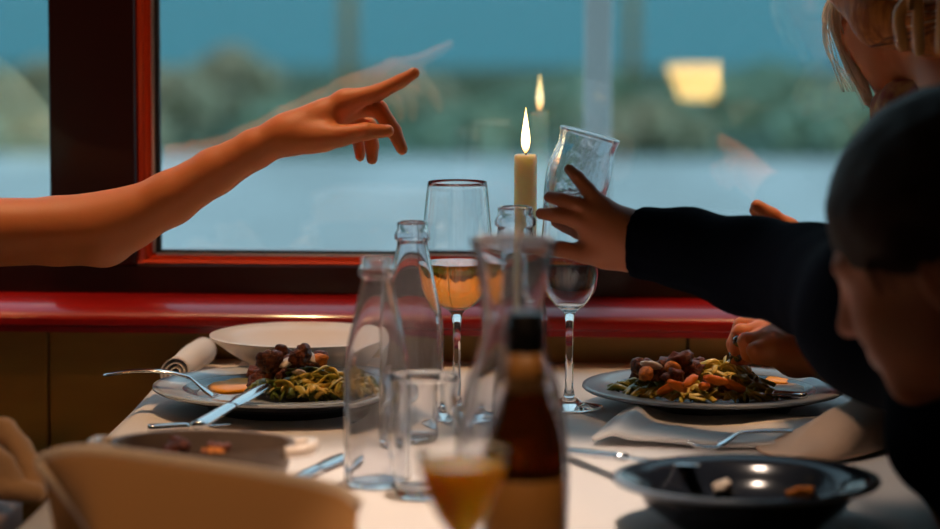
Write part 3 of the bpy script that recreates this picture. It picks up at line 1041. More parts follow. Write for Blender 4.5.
# ------------------------------------------------------------------ glasses and bottles
glass_bottle(tab(377, 485), 1.0, 'clear glass bottle in front, leftmost of the empty bottles')
glass_bottle(tab(412, 440), 1.04, 'clear glass bottle behind the leftmost one, beside wine glass')
bC = at(515, 264, 2.88); bC.z = TZ
glass_bottle(bC, 1.09, 'clear glass bottle with wide mouth just in front of candle', [(r * (1 if z < .15 else 1.12), z) for r, z in BOTTLE])
g1 = at(457, 264, 2.97); g1.z = TZ
wine_glass(g1, .236, .0355, 'wine glass half full of amber wine left of the candle', wine=.37)
g2 = at(570, 264, 3.03); g2.z = TZ
wine_glass(g2, .222, .030, 'stemmed wine glass behind the spread child hand', wine=.0)
tb = tab(424, 496)
tumbler(tb, .030, .105, 'upright clear tumbler right of the leftmost bottle')
cf = at(513, 264, 2.30); cf.z = TZ
t = thing('carafe', 'tall clear glass carafe with flared mouth behind beer bottle', 'carafe', cf)
cp = smooth_prof([(.038, .001), (.042, .006), (.0445, .05), (.044, .09), (.038, .13), (.029, .158), (.0235, .180), (.0245, .200), (.029, .228), (.0335, .251)], 5)
ci = [(r - .0022, z) for r, z in cp if z > .008]
obj('carafe_body', lathebm([(0, 0)] + cp + [(cp[-1][0] - .001, cp[-1][1] + .0008)] + ci[::-1] + [(ci[0][0] * .85, .007), (0, .007)], 64), M['paintedhaze'], t, True, sharp=60)
bb = at(526, 264, 2.145); bb.z = TZ
t = thing('beer_bottle', 'dark brown beer bottle in the near centre of table', 'bottle', bb)
bp = [(0, 0), (.026, 0), (.0288, .003), (.0292, .012), (.0292, .105), (.0285, .116), (.025, .131), (.0195, .145), (.0155, .158), (.0138, .172), (.0130, .196), (.0146, .198), (.0146, .203), (.0132, .205), (.0132, .211)]
obj('bottle_body', lathebm(hollow(bp, .003), 48), M['brownglass'], t, True, sharp=60)
obj('neck_foil', lathebm([(.0136, .186), (.0137, .1965), (.0150, .1972), (.0150, .2045), (.0136, .206), (.0136, .213), (.012, .2145), (0, .2145), (0, .2125), (.0120, .2122), (.0130, .196), (.0132, .186)], 40), M['foil'], t, True, sharp=50)
obj('neck_label', lathebm([(.0141, .160), (.0156, .1575), (.0142, .172), (.0135, .185), (.0133, .185)], 40), M['goldlabel'], t, True)
obj('beer_label', lathebm([(.0293, .03), (.0297, .0305), (.0297, .0945), (.0293, .095)], 48), M['goldlabel'], t, True)
gb = at(463, 264, 2.0); gb.z = TZ
t = thing('beer_glass', 'small stemmed glass of amber beer in the near foreground', 'glass', gb)
bo = smooth_prof([(.004, .078), (.0085, .083), (.0165, .094), (.0235, .110), (.0285, .125), (.0315, .1385)], 5)
inn = [(max(0, r - .0013), z + .0012) for r, z in bo]
pr = [(0, 0), (.028, 0), (.0305, .0015), (.028, .0035), (.012, .007), (.0055, .014), (.004, .03), (.0038, .06)] + bo + [(bo[-1][0] - .0006, bo[-1][1] + .0006)] + inn[::-1][1:-1] + [(0, .0805)]
obj('glass_body', lathebm(pr, 56), M['glass'], t, True, sharp=70)
lq = [(r + .0004, z) for r, z in bo[1:] if z < .1325]
obj('beer', lathebm([(0, .0806)] + lq + [(0, lq[-1][1])], 56), M['beer'], t, True, sharp=40)

# candle
ca = at(525, 264, 3.075); ca.z = TZ
ztop = at(525, 155, 3.075).z - TZ
t = thing('candle', 'lit cream candle standing at the far middle of table', 'candle', ca)
rc = .0118
cw = [(0, .012), (rc, .012), (rc, ztop - .003), (rc * .96, ztop), (rc * .86, ztop + .0008), (rc * .7, ztop - .0015), (rc * .3, ztop - .0035), (0, ztop - .0035)]
obj('wax', lathebm(cw, 32), M['wax'], t, True, sharp=60)
obj('wick', tubebm([(0, 0, ztop - .004), (.0004, 0, ztop + .003), (.0012, 0, ztop + .007)], .0009, 6), M['wick'], t)
fp = smooth_prof([(.0004, 0), (.0034, .005), (.0046, .012), (.0040, .021), (.0024, .032), (.0010, .041), (.0001, .047)], 4)
obj('flame', lathebm([(0, fp[0][1])] + fp + [(0, fp[-1][1])], 20), M['flame'], t, True, loc=(0, 0, ztop + .002))
t2 = thing('candle_holder', 'low clear glass holder at the foot of the lit candle', 'candle holder', ca)
obj('holder_body', lathebm([(0, 0), (.026, 0), (.0275, .002), (.026, .006), (.017, .010), (.0148, .016), (.0165, .03), (.0175, .036), (.0165, .0365), (.0135, .034), (.0122, .0115), (0, .0115)], 40), M['glass'], t2, True, sharp=60)
cl = bpy.data.lights.new('candle_light', 'POINT')
cl.energy = 1.8; cl.color = (1, .42, .10); cl.shadow_soft_size = .003
lo = bpy.data.objects.new('candle_light', cl); C.link(lo)
lo.location = ca + Vector((0, 0, ztop + .015))
lo.visible_camera = True

# ------------------------------------------------------------------ people
def head(B, O, f, s=1.0, up=(0, 0, 1), R=None):
    """adds a head with a face to body B; returns a local->world function"""
    f = Vector(f).normalized(); up = Vector(up)
    x = f.cross(up).normalized(); z = x.cross(f).normalized()
    Rm = np.array([[x[i], f[i], z[i]] for i in range(3)])
    O = Vector(O)
    L = lambda a, b, c: O + (x * a + f * b + z * c) * s
    E = lambda c, r, k: B.ell(L(*c), [q * s for q in r], k * s, Rm)
    E((0, -.012, .035), (.075, .096, .086), .02)
    E((0, .036, -.018), (.060, .058, .080), .03)
    E((0, .030, -.062), (.048, .050, .034), .03)
    E((0, .068, -.088), (.020, .018, .016), .02)
    E((.036, .062, -.03), (.022, .022, .022), .02); E((-.036, .062, -.03), (.022, .022, .022), .02)
    B.limb([L(-.034, .080, .020), L(0, .087, .019), L(.034, .080, .020)], [.010 * s, .011 * s, .010 * s], .012 * s)
    B.limb([L(0, .088, .010), L(0, .104, -.026)], [.007 * s, .0105 * s], .010 * s)
    E((.009, .096, -.030), (.008, .008, .006), .006); E((-.009, .096, -.030), (.008, .008, .006), .006)
    E((0, .088, -.052), (.021, .0085, .0055), .004); E((0, .087, -.061), (.018, .009, .006), .004)
    for sx in (-1, 1):
        B.ell(L(sx * .074, -.006, -.012), [.008 * s, .019 * s, .030 * s], .006 * s, Rm)
        B.carve(L(sx * .083, -.002, -.008), [.006 * s, .010 * s, .017 * s], .004 * s, Rm)
        B.carve(L(sx * .031, .098, .002), [.014 * s, .012 * s, .009 * s], .008 * s, Rm)
    return L, Rm


def eyes(par, L, s):
    for sx in (-1, 1):
        bm = bmesh.new()
        bmesh.ops.create_uvsphere(bm, u_segments=16, v_segments=10, radius=.0115 * s)
        bmesh.ops.translate(bm, verts=bm.verts, vec=L(sx * .031, .072, .002))
        obj('eye', bm, M['eye'], par)


def nail(par, tip, prev, n, r, m):
    tip, prev, n = Vector(tip), Vector(prev), Vector(n)
    d = (tip - prev).normalized(); s = d.cross(n).normalized(); n = s.cross(d).normalized()
    c = tip + n * r * .72 - d * r * .05
    bm = bmesh.new()
    bmesh.ops.create_icosphere(bm, subdivisions=2, radius=1)
    for v in bm.verts:
        v.co = c + d * v.co.x * r * 1.0 + s * v.co.y * r * .72 + n * v.co.z * r * .3
    obj('fingernail', bm, m, par)


def strand_mesh(paths, r, seg=5):
    bm = bmesh.new()
    for P in paths:
        P = catmull(P, 5)
        n = len(P)
        tube(bm, P, [r * (1 - .75 * (i / (n - 1))) for i in range(n)], seg)
    return bm


# --- left person: bare arm pointing across the table
Y0 = 3.07
J = lambda px, py, dy=0.0: at(px, py, Y0 + dy)
sh = Vector((-.80, 2.92, 1.0))
arm = Body()
arm.limb([sh, J(-40, 233, -.03), J(60, 231, -.005), J(98, 229, 0)], [.038, .0365, .034, .0335], .02)
arm.limb([J(98, 229, 0), J(128, 219, .0), J(170, 198.5, .0), J(215, 171.5, .0), J(255, 149, 0), J(286, 134, 0)], [.033, .0310, .0272, .0236, .0200, .0183], .02)
arm.ell(J(108, 246, .012), [.017, .017, .016], .02)
# palm
arm.limb([J(286, 134, 0), J(322, 121, .004)], [.0175, .0185], .015)
arm.limb([J(300, 128, .004), J(345, 103, .004)], [.015, .0125], .014)
arm.limb([J(302, 131, .012), J(344, 109, .020)], [.014, .0125], .014)
arm.limb([J(302, 134, .020), J(341, 117, .036)], [.013, .012], .014)
arm.limb([J(300, 138, .024), J(336, 126, .048)], [.012, .0105], .014)
arm.limb([J(296, 139, -.008), J(322, 138, -.016)], [.014, .013], .014)
fi = [
    ([J(346, 101, .003), J(377, 93, .0), J(400, 81.5, -.002), J(414.5, 73, -.003)], [.0112, .0088, .0074, .0058]),
    ([J(346, 107, .018), J(379, 109, .012), J(394, 131, .006), J(402, 149, .004)], [.0108, .0090, .0078, .0062]),
    ([J(342, 116, .036), J(369, 126, .030), J(372, 146, .022), J(372, 159, .018)], [.0102, .0084, .0074, .0060]),
    ([J(336, 125, .048), J(357, 137, .046), J(360, 150, .040), J(360, 157, .036)], [.0086, .0070, .0062, .0050]),
    ([J(312, 139, -.012), J(340, 136, -.021), J(366, 131.5, -.022), J(388, 131, -.014)], [.0125, .0110, .0090, .0064]),
]
for p, r in fi: arm.finger(p, r, .010)
arm_me = arm.mesh(.0025, name='arm')
bod = Body()
L, Rm = head(bod, (-.86, 2.98, 1.245), (1, .12, -.10), .98)
bod.limb([L(0, -.02, -.06), L(0, -.045, -.17)], [.050, .052], .02)
bod.limb([(-.90, 2.84, 1.00), (-.91, 2.98, 1.02), (-.90, 3.10, 1.0)], [.040, .048, .040], .03)
bod.limb([sh, J(-40, 233, -.03)], [.038, .036], .02)
bod.limb([(-.91, 2.97, .98), (-.94, 2.97, .78), (-.96, 2.97, .575)], [.10, .095, .12], .05)
bod.limb([(-.88, 3.14, .98), (-.90, 3.20, .76), (-.80, 3.17, .63)], [.040, .036, .028], .03)   # other arm down to her lap
bod.ell((-.75, 3.12, .625), (.05, .035, .018), .015)
for k in range(4):
    bod.finger([(-.74, 3.10 + .018 * k, .625), (-.69, 3.09 + .018 * k, .62), (-.665, 3.09 + .018 * k, .61)], [.009, .0085, .007], .006)
bod.finger([(-.76, 3.09, .63), (-.73, 3.065, .63), (-.70, 3.06, .625)], [.010, .009, .0075], .006)
bod_me = bod.mesh(.006, name='torso')
per = thing('person', 'person at left with bare arm pointing across the table', 'person', (-.95, 2.97, 0))
o = link('body', join_meshes('body', [arm_me, bod_me]), M['skin']); world_child(o, per)
top = Body()
top.limb([(-.90, 2.84, .99), (-.91, 2.98, 1.00), (-.90, 3.10, .99)], [.062, .066, .062], .05)
top.limb([sh + Vector((-.02, 0, .0)), J(-95, 233, -.05), J(-72, 233, -.04)], [.064, .055, .052], .03)
top.limb([(-.88, 3.14, .98), (-.83, 3.185, .86)], [.062, .055], .03)
top.limb([(-.90, 2.97, .97), (-.93, 2.97, .78), (-.96, 2.97, .585)], [.125, .115, .135], .06)
top.cut(L(0, -.045, -.125), (0, 0, 1), .01)
o = link('top', top.mesh(.006, .003, 22), M['mint']); world_child(o, per)
leg = Body()
for y in (2.88, 3.06):
    leg.limb([(-.95, y, .53), (-.52, y, .55), (-.50, y - .01, .30), (-.53, y, .08)], [.09, .062, .052, .042], .03)
leg.limb([(-.96, 2.90, .56), (-.96, 3.04, .56)], [.12, .12], .04)
o = link('trousers', leg.mesh(.008, .003, 20), M['denim']); world_child(o, per)
for y in (2.88, 3.06):
    b = Body(); b.limb([(-.55, y, .045), (-.46, y, .035), (-.38, y, .028)], [.042, .038, .028], .02); b.cut((0, 0, .003), (0, 0, -1), .003)
    o = link('shoe', b.mesh(.006), M['shoe']); world_child(o, per)
hb = Body()
hb.ell(L(0, -.02, .042), [.084, .100, .088], .01, Rm)
hb.limb([L(0, -.07, .0), L(0, -.10, -.10), L(0, -.095, -.20)], [.070, .060, .04], .04)
hb.limb([L(-.065, -.01, .0), L(-.068, -.02, -.12)], [.028, .02], .03)
hb.limb([L(.065, -.01, .0), L(.068, -.02, -.12)], [.028, .02], .03)
hb.carve(L(0, .105, -.04), [.062, .075, .10], .01, Rm)
o = link('hair', hb.mesh(.005, .002, 60), M['hairbrown']); world_child(o, per)
eh = thing('eyes_holder', None, None) if False else None
for (p, r), up in zip(fi[:1] + fi[4:], [(0.1, -.5, 1), (0, -.6, 1)]):
    tip, prev = Vector(p[-1]), Vector(p[-2])
    d = (tip - prev).normalized(); n = Vector(up)
    s_ = d.cross(n).normalized(); n = s_.cross(d).normalized()
    c = tip + n * r[-1] * .80 - d * r[-1] * .25
    bm = bmesh.new(); bmesh.ops.create_icosphere(bm, subdivisions=2, radius=1)
    for v in bm.verts: v.co = c + d * v.co.x * r[-1] * .85 + s_ * v.co.y * r[-1] * .6 + n * v.co.z * r[-1] * .24
    o = obj('fingernail', bm, M['barenail']); world_child(o, per)
for sx in (-1, 1):
    bm = bmesh.new(); bmesh.ops.create_uvsphere(bm, u_segments=16, v_segments=10, radius=.0113)
    bmesh.ops.translate(bm, verts=bm.verts, vec=L(sx * .031, .072, .002))
    o = obj('eye', bm, M['eye']); world_child(o, per)

# --- child at right: dark sleeve, spread hand round a tilted tumbler
per = thing('person', 'child at right in dark sweater reaching to hold a tumbler', 'person', (.45, 2.42, 0))
Yh = 2.90
K = lambda px, py, dy=0.0: at(px, py, Yh + dy)
hand = Body()
hand.limb([K(668, 247, -.008), K(634, 240, -.002)], [.023, .0225], .015)
hand.limb([K(634, 232, 0), K(603, 211, .004)], [.017, .0115], .016)
hand.limb([K(634, 238, 0), K(600, 220, .002)], [.019, .0125], .016)
hand.limb([K(634, 243, 0), K(597, 229, .002)], [.019, .0130], .016)
hand.limb([K(634, 247, 0), K(596, 238, .006)], [.018, .0125], .016)
hand.limb([K(632, 252, 0), K(606, 256, .002)], [.015, .0115], .014)
cf_ = [
    ([K(603, 209, .004), K(588, 190, .006), K(577, 177, .010), K(569, 169, .016)], [.0088, .0074, .0064, .0052]),
    ([K(600, 219, .002), K(577, 205, .000), K(562, 200, .006), K(549, 197, .014)], [.0094, .0080, .0070, .0056]),
    ([K(597, 228, .002), K(574, 219, -.002), K(556, 215, .004), K(541, 213.5, .012)], [.0098, .0082, .0072, .0058]),
    ([K(596, 236, .008), K(578, 231, .022), K(566, 226, .040), K(556, 222, .052)], [.0094, .0078, .0068, .0056]),
    ([K(610, 255, .002), K(586, 254, .000), K(560, 249, .006), K(534, 247, .016)], [.0108, .0096, .0080, .0058]),
]
for p, r in cf_: hand.finger(p, r, .009)
hm = hand.mesh(.0025)
HO = at(956, 256, 2.36)
fdir = Vector((-.87, .35, -.36))
ch = Body()
L, Rm = head(ch, HO, fdir, .98)
ch.limb([L(0, -.02, -.05), L(0, -.055, -.15)], [.046, .05], .02)
ch.limb([L(0, -.06, -.15), (.42, 2.42, .72), (.46, 2.42, .57)], [.07, .09, .11], .04)
ch.limb([(.40, 2.44, .86), at(885, 318, 2.60), K(815, 278, -.13), K(752, 264, -.07), K(668, 247, -.008)], [.05, .045, .034, .030, .022], .02)
cm = ch.mesh(.0045)
o = link('body', join_meshes('body', [hm, cm]), M['skin2']); world_child(o, per)
for sx in (-1, 1):
    bm = bmesh.new(); bmesh.ops.create_uvsphere(bm, u_segments=16, v_segments=10, radius=.0113)
    bmesh.ops.translate(bm, verts=bm.verts, vec=L(sx * .031, .072, .002))
    o = obj('eye', bm, M['eye']); world_child(o, per)
hc = Body()
hc.ell(L(0, -.016, .040), [.0845, .106, .094], .01, Rm)
hc.limb([L(-.06, -.06, .0), L(0, -.095, -.02), L(.06, -.06, .0)], [.03, .03, .03], .03)
zz = Vector((Rm[0][2], Rm[1][2], Rm[2][2])); yy = Vector((Rm[0][1], Rm[1][1], Rm[2][1]))
hc.cut(L(0, -.05, -.022), -(zz - yy * .28), .006)
o = link('hair', hc.mesh(.004, .0015, 110), M['hairdark']); world_child(o, per)
# loose hair ends along the fringe
paths = []
for i in range(150):
    a = -PI * .95 + 2 * PI * .95 * i / 149
    x, y = .084 * math.sin(a), .100 * math.cos(a) - .016
    zt = .022 + .004 * random.random()
    paths.append([L(x * .99, y * .99, zt + .04), L(x * 1.02, y * 1.02, zt + .012), L(x * 1.0, y * 1.0, zt - .028 - .01 * random.random())])
o = obj('fringe', strand_mesh(paths, .0016, 5), M['hairdark']); world_child(o, per)
sw = Body()
shr = at(885, 318, 2.60)
sw.limb([shr, K(815, 280, -.13), K(752, 266, -.07), K(690, 251, -.02), K(640, 243, .0)], [.066, .051, .0445, .039, .0345], .03)
sw.limb([K(648, 244, 0), K(634, 241, .001)], [.0355, .0345], .004)
sw.limb([shr, L(0, -.065, -.165), (.42, 2.30, .84)], [.066, .066, .07], .05)
sw.limb([(.40, 2.48, .84), (.43, 2.43, .70), (.46, 2.42, .565)], [.12, .115, .125], .06)
sw.limb([at(950, 440, 2.42), (.43, 2.40, .74)], [.05, .10], .05)
sw.limb([(.42, 2.30, .84), (.40, 2.22, .66), (.34, 2.30, .60)], [.062, .048, .04], .03)
cdir = (K(634, 241, .001) - K(690, 250, -.02)).normalized()
sw.cut(K(635, 241, .001), cdir, .003)
o = link('sweater', sw.mesh(.0045, .0035, 26), M['navy']); world_child(o, per)
leg = Body()
for y in (2.34, 2.50):
    leg.limb([(.48, y, .52), (.16, y, .53), (.14, y, .30), (.17, y, .13)], [.08, .055, .045, .038], .03)
leg.limb([(.48, 2.36, .54), (.48, 2.48, .54)], [.10, .10], .04)
o = link('trousers', leg.mesh(.008), M['denim']); world_child(o, per)
for y in (2.34, 2.50):
    b = Body(); b.limb([(.17, y, .09), (.09, y, .078), (.03, y, .07)], [.04, .034, .026], .02); b.cut((0, 0, .045), (0, 0, -1), .003)
    o = link('shoe', b.mesh(.006), M['shoe']); world_child(o, per)

# the tumbler in the child's hand
gm = at(590, 134, 2.945); gk = at(566, 222, 2.945)
ax = (gm - gk)
rot = Vector((0, 0, 1)).rotation_difference(ax.normalized()).to_euler()
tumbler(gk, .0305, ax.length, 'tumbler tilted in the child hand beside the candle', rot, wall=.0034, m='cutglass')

# --- woman at right with claw clip, eating
per = thing('person', 'person at far right with auburn hair held by claw clip', 'person', (.55, 2.95, 0))
HO = at(928, -14, 2.92)
wb = Body()
fdir = Vector((-.52, .82, -.26))
L, Rm = head(wb, HO, fdir, 1.0)
nk = L(0, -.075, -.17)
wb.limb([L(0, -.025, -.06), nk], [.050, .052], .02)
wb.limb([nk, (.46, 2.96, .90), (.53, 2.96, .55)], [.07, .09, .11], .05)
wb.limb([(.43, 2.80, .93), (.42, 2.84, .82), at(905, 376, 2.98), at(840, 357, 3.02)], [.05, .04, .034, .027], .02)
wb.limb([(.46, 3.12, .93), (.40, 3.16, .84), at(870, 300, 3.10), at(815, 264, 3.03)], [.05, .04, .033, .025], .02)
wm = wb.mesh(.005)
wh = Body()
W = lambda px, py, Y: at(px, py, Y)
wh.limb([W(905, 376, 2.98), W(840, 357, 3.02), W(795, 350, 3.05)], [.036, .028, .021], .02)
wh.limb([W(795, 346, 3.05), W(764, 328, 3.04)], [.018, .013], .015)
wh.limb([W(795, 350, 3.045), W(764, 334, 3.02)], [.018, .013], .015)
wh.limb([W(795, 355, 3.04), W(766, 342, 3.005)], [.017, .0125], .015)
wh.limb([W(795, 358, 3.035), W(770, 350, 2.995)], [.015, .012], .015)
wf = [
    ([W(764, 328, 3.04), W(742, 326, 3.045), W(734, 344, 3.04), W(736, 361, 3.03)], [.0105, .0090, .0078, .0060]),
    ([W(764, 334, 3.02), W(741, 333, 3.02), W(737, 348, 3.02), W(741, 360, 3.02)], [.0105, .0092, .0080, .0062]),
    ([W(766, 342, 3.005), W(746, 341, 2.998), W(748, 354, 3.005), W(757, 359, 3.01)], [.010, .0085, .0075, .0060]),
    ([W(770, 350, 2.995), W(754, 350, 2.985), W(757, 358, 2.99), W(766, 361, 3.0)], [.009, .0075, .0066, .0054]),
    ([W(785, 356, 3.055), W(765, 352, 3.07), W(748, 355, 3.06), W(739, 363, 3.045)], [.012, .0105, .0090, .0066]),
]
for p, r in wf: wh.finger(p, r, .008)
hm1 = wh.mesh(.0025)
wl = Body()
wl.limb([W(870, 300, 3.10), W(815, 262, 3.03), W(795, 248, 3.0)], [.034, .026, .020], .02)
wl.limb([W(795, 248, 3.0), W(776, 238, 2.985)], [.018, .016], .015)
wl.limb([W(800, 246, 2.99), W(788, 230, 2.965)], [.015, .012], .012)
wf2 = [
    ([W(790, 230, 2.965), W(772, 216, 2.96), W(757, 206, 2.96)], [.0095, .0082, .0066]),
    ([W(784, 234, 2.985), W(766, 220, 2.99), W(755, 210, 2.975)], [.0095, .0078, .0060]),
    ([W(776, 238, 2.99), W(760, 232, 3.0), W(748, 240, 2.99), W(750, 250, 2.985)], [.0095, .008, .007, .006]),
    ([W(776, 243, 2.99), W(762, 241, 3.0), W(754, 250, 2.99), W(757, 258, 2.985)], [.009, .008, .007, .006]),
    ([W(778, 248, 2.99), W(768, 250, 3.0), W(762, 258, 2.99), W(765, 263, 2.985)], [.008, .007, .006, .005]),
]
for p, r in wf2: wl.finger(p, r, .006)
hm2 = wl.mesh(.0025)
o = link('body', join_meshes('body', [wm, hm1, hm2]), M['skin']); world_child(o, per)
for (p, r) in wf[:2]:
    tip, prev = Vector(p[-1]), Vector(p[-2])
    d = (tip - prev).normalized(); n = Vector((-.6, -.8, .2))
    s_ = d.cross(n).normalized(); n = s_.cross(d).normalized()
    c = tip + n * r[-1] * .7 - d * .006
    bm = bmesh.new(); bmesh.ops.create_icosphere(bm, subdivisions=2, radius=1)
    for v in bm.verts: v.co = c + d * v.co.x * .008 + s_ * v.co.y * .0055 + n * v.co.z * .0028
    o = obj('fingernail', bm, M['nail']); world_child(o, per)
o['label'] = 'dark painted nail'
# a ring with a dark stone on the index finger
p_, q_ = Vector(wf[1][0][1]), Vector(wf[1][0][2])
c = p_.lerp(q_, .45)
d = (q_ - p_).normalized()
bm = bmesh.new()
bmesh.ops.create_icosphere(bm, subdivisions=2, radius=1)
for v in bm.verts: v.co = c + Vector((v.co.x * .0075, v.co.y * .0065 - .008, v.co.z * .0065))
ring = obj('ring_stone', bm, M['nail']); world_child(ring, per)
ring['label'] = 'dark ring stone'
# hair: swept back to the clip, with loose locks coloured pale as if window lit
hb = Body()
hb.ell(L(0, -.022, .045), [.084, .104, .090], .01, Rm)
hb.ell(L(0, -.085, -.012), [.058, .055, .062], .03, Rm)
hb.limb([L(-.070, .020, .03), L(-.068, -.02, -.035), L(-.03, -.08, -.05)], [.024, .022, .03], .02)
hb.limb([L(.070, .020, .03), L(.068, -.02, -.035), L(.03, -.08, -.05)], [.024, .022, .03], .02)
hb.limb([L(-.076, .030, .012), L(-.074, -.012, -.030), L(-.050, -.07, -.055), L(0, -.11, -.055)], [.022, .026, .028, .03], .02)
hb.carve(L(0, .125, -.05), [.064, .085, .12], .01, Rm)
o = link('hair', hb.mesh(.0045, .0015, 90), M['hairred']); world_child(o, per)
paths = []
for i in range(420):
    sx = -1 if i % 3 else 1
    a = random.random()
    z0 = .09 - .145 * a
    rr = .085 * math.sqrt(max(.62, 1 - ((z0 - .045) / .098) ** 2))
    s0 = L(sx * rr * .86, .050 - .03 * a, z0 + .012)
    m0 = L(sx * (rr * 1.04 + .014 * a + .003 * random.random()), -.012, z0 - .006)
    m1 = L(sx * (rr * .88 + .012 * a + .004 * random.random()), -.094, z0 * .76 - .022)
    e0 = L(sx * .018 * random.random(), -.140 + .012 * random.random(), -.065 + .06 * random.random())
    paths.append([s0, m0, m1, e0])
for k_, mm_ in ((0, 'hairred'), (1, 'hairdeep'), (2, 'hairpale')):
    o = obj('hair_strands', strand_mesh([p for i, p in enumerate(paths) if (i % 7 in ((0, 1, 2, 3), (4, 5), (6,))[k_])], .0017, 5), M[mm_]); world_child(o, per)
paths = []
for i in range(120):
    q = random.random()
    j = random.gauss(0, .006) - .01 * q
    w_ = lambda a: random.gauss(0, a)
    paths.append([W(848 + 22 * q, -34, 2.93 + j), W(828 + 24 * q + w_(.6), 8, 2.945 + j), W(834 + 24 * q + w_(1), 42, 2.95 + j), W(850 + 16 * q + w_(1.5), 76, 2.95 + j), W(867 + 7 * q + w_(2), 104 + w_(3), 2.945 + j)])
for i in range(10):
    j = random.gauss(0, .006)
    paths.append([W(840, -20, 2.95 + j), W(825 + random.gauss(0, 2), 14, 2.96 + j), W(830 + random.gauss(0, 4), 50, 2.965 + j), W(848 + random.gauss(0, 6), 92, 2.96 + j)])
o = obj('loose_lock', strand_mesh(paths, .0012, 4), M['hairpale']); world_child(o, per)
o['label'] = 'loose lock of hair paled as if window lit'
# claw clip: two toothed jaws, spring hinge at the back of the head
cc = W(931, 2, 2.765)
t = thing('claw_clip', 'tan plastic claw clip in the auburn hair at top right', 'hair clip', cc, math.radians(-8))
for sx in (-1, 1):
    bm = bmesh.new()
    P = catmull([(sx * .002, -.006, .040), (sx * .012, -.014, .026), (sx * .017, -.018, .008), (sx * .018, -.017, -.006)], 5)
    tube(bm, P, [.009] * len(P), 10, .38, ref=(sx, 0, 0))
    jaw = obj('clip_jaw', bm, M['clip'], t)
    for k in range(2):
        xo = sx * (.010 + .0150 * k)
        bm = bmesh.new()
        tube(bm, catmull([(sx * (.012 + .003 * k), -.017, .010 - .003 * k), (xo * 1.1, -.019, -.010), (xo * 1.05, -.016, -.030), (xo * .95, -.006, -.048 + .004 * k)], 5), [.0056] * 13 + [.0054, .0050, .0042], 10, .5, ref=(0, 1, 0))
        obj('clip_tooth', bm, M['clip'], jaw)
obj('clip_hinge', tubebm([(-.022, -.010, .040), (.022, -.010, .040)], .007, 12), M['clip'], t)
# scarf coil and dark jumper
sc = Body()
c0 = at(962, 92, 2.92)
pts = []
for i in range(13):
    a = 2 * PI * i / 12
    pts.append(c0 + Vector((.066 * math.cos(a), .066 * math.sin(a), .010 * math.sin(a * 2) + .022 * math.cos(a))))
sc.limb(pts, [.022] * 13, .01)
pts = [p + Vector((.008 * math.sin(i), 0, -.034)) for i, p in enumerate([c0 + (q - c0) * 1.04 for q in pts])]
sc.limb(pts, [.028] * 13, .01)
o = link('scarf', sc.mesh(.004, .004, 60), M['scarf']); world_child(o, per)
jm = Body()
jm.limb([(.43, 2.80, .93), nk + Vector((.03, 0, -.08)), (.46, 3.12, .93)], [.07, .07, .07], .06)
jm.limb([(.46, 2.96, .92), (.50, 2.96, .72), (.54, 2.96, .575)], [.13, .12, .135], .06)
jm.limb([(.43, 2.80, .93), (.42, 2.84, .82), W(905, 378, 2.98), W(862, 366, 3.01)], [.066, .05, .041, .034], .03)
jm.limb([(.46, 3.12, .93), (.40, 3.16, .84), W(870, 300, 3.10), W(826, 270, 3.045)], [.066, .05, .043, .036], .03)
o = link('jumper', jm.mesh(.006, .003, 24), M['black']); world_child(o, per)
leg = Body()
for y in (2.87, 3.05):
    leg.limb([(.56, y, .53), (.14, y, .54), (.12, y, .30), (.15, y, .08)], [.09, .062, .052, .042], .03)
leg.limb([(.56, 2.90, .555), (.56, 3.02, .555)], [.11, .11], .04)
o = link('trousers', leg.mesh(.008), M['denim']); world_child(o, per)
for y in (2.87, 3.05):
    b = Body(); b.limb([(.17, y, .045), (.08, y, .035), (.01, y, .028)], [.042, .038, .028], .02); b.cut((0, 0, .003), (0, 0, -1), .003)
    o = link('shoe', b.mesh(.006), M['shoe']); world_child(o, per)
for sx in (-1, 1):
    bm = bmesh.new(); bmesh.ops.create_uvsphere(bm, u_segments=16, v_segments=10, radius=.0113)
    bmesh.ops.translate(bm, verts=bm.verts, vec=L(sx * .031, .072, .002))
    o = obj('eye', bm, M['eye']); world_child(o, per)

# ------------------------------------------------------------------ seats, stand and scarf
def bench(x0, x1, y0, y1, back, label):
    t = thing('bench', label, 'bench', ((x0 + x1) / 2, (y0 + y1) / 2, 0))
    hx, hy = (x1 - x0) / 2, (y1 - y0) / 2
    obj('seat', boxbm(-hx, hx, -hy, hy, .38, .43, .006), M['chairwood'], t, False)
    obj('backrest', boxbm(back * hx - .03, back * hx + .03, -hy, hy, .40, .90, .006), M['chairwood'], t, False)
    for sx in (-1, 1):
        for sy in (-1, 1):
            obj('leg', boxbm(sx * (hx - .05) - .022, sx * (hx - .05) + .022, sy * (hy - .05) - .022, sy * (hy - .05) + .022, 0, .38, .003), M['chairwood'], t, False)
bench(-1.22, -.74, 2.72, 3.34, -1, 'dark wooden bench under the person at left')
bench(.36, .86, 2.02, 3.34, 1, 'dark wooden bench under the child and person at right')

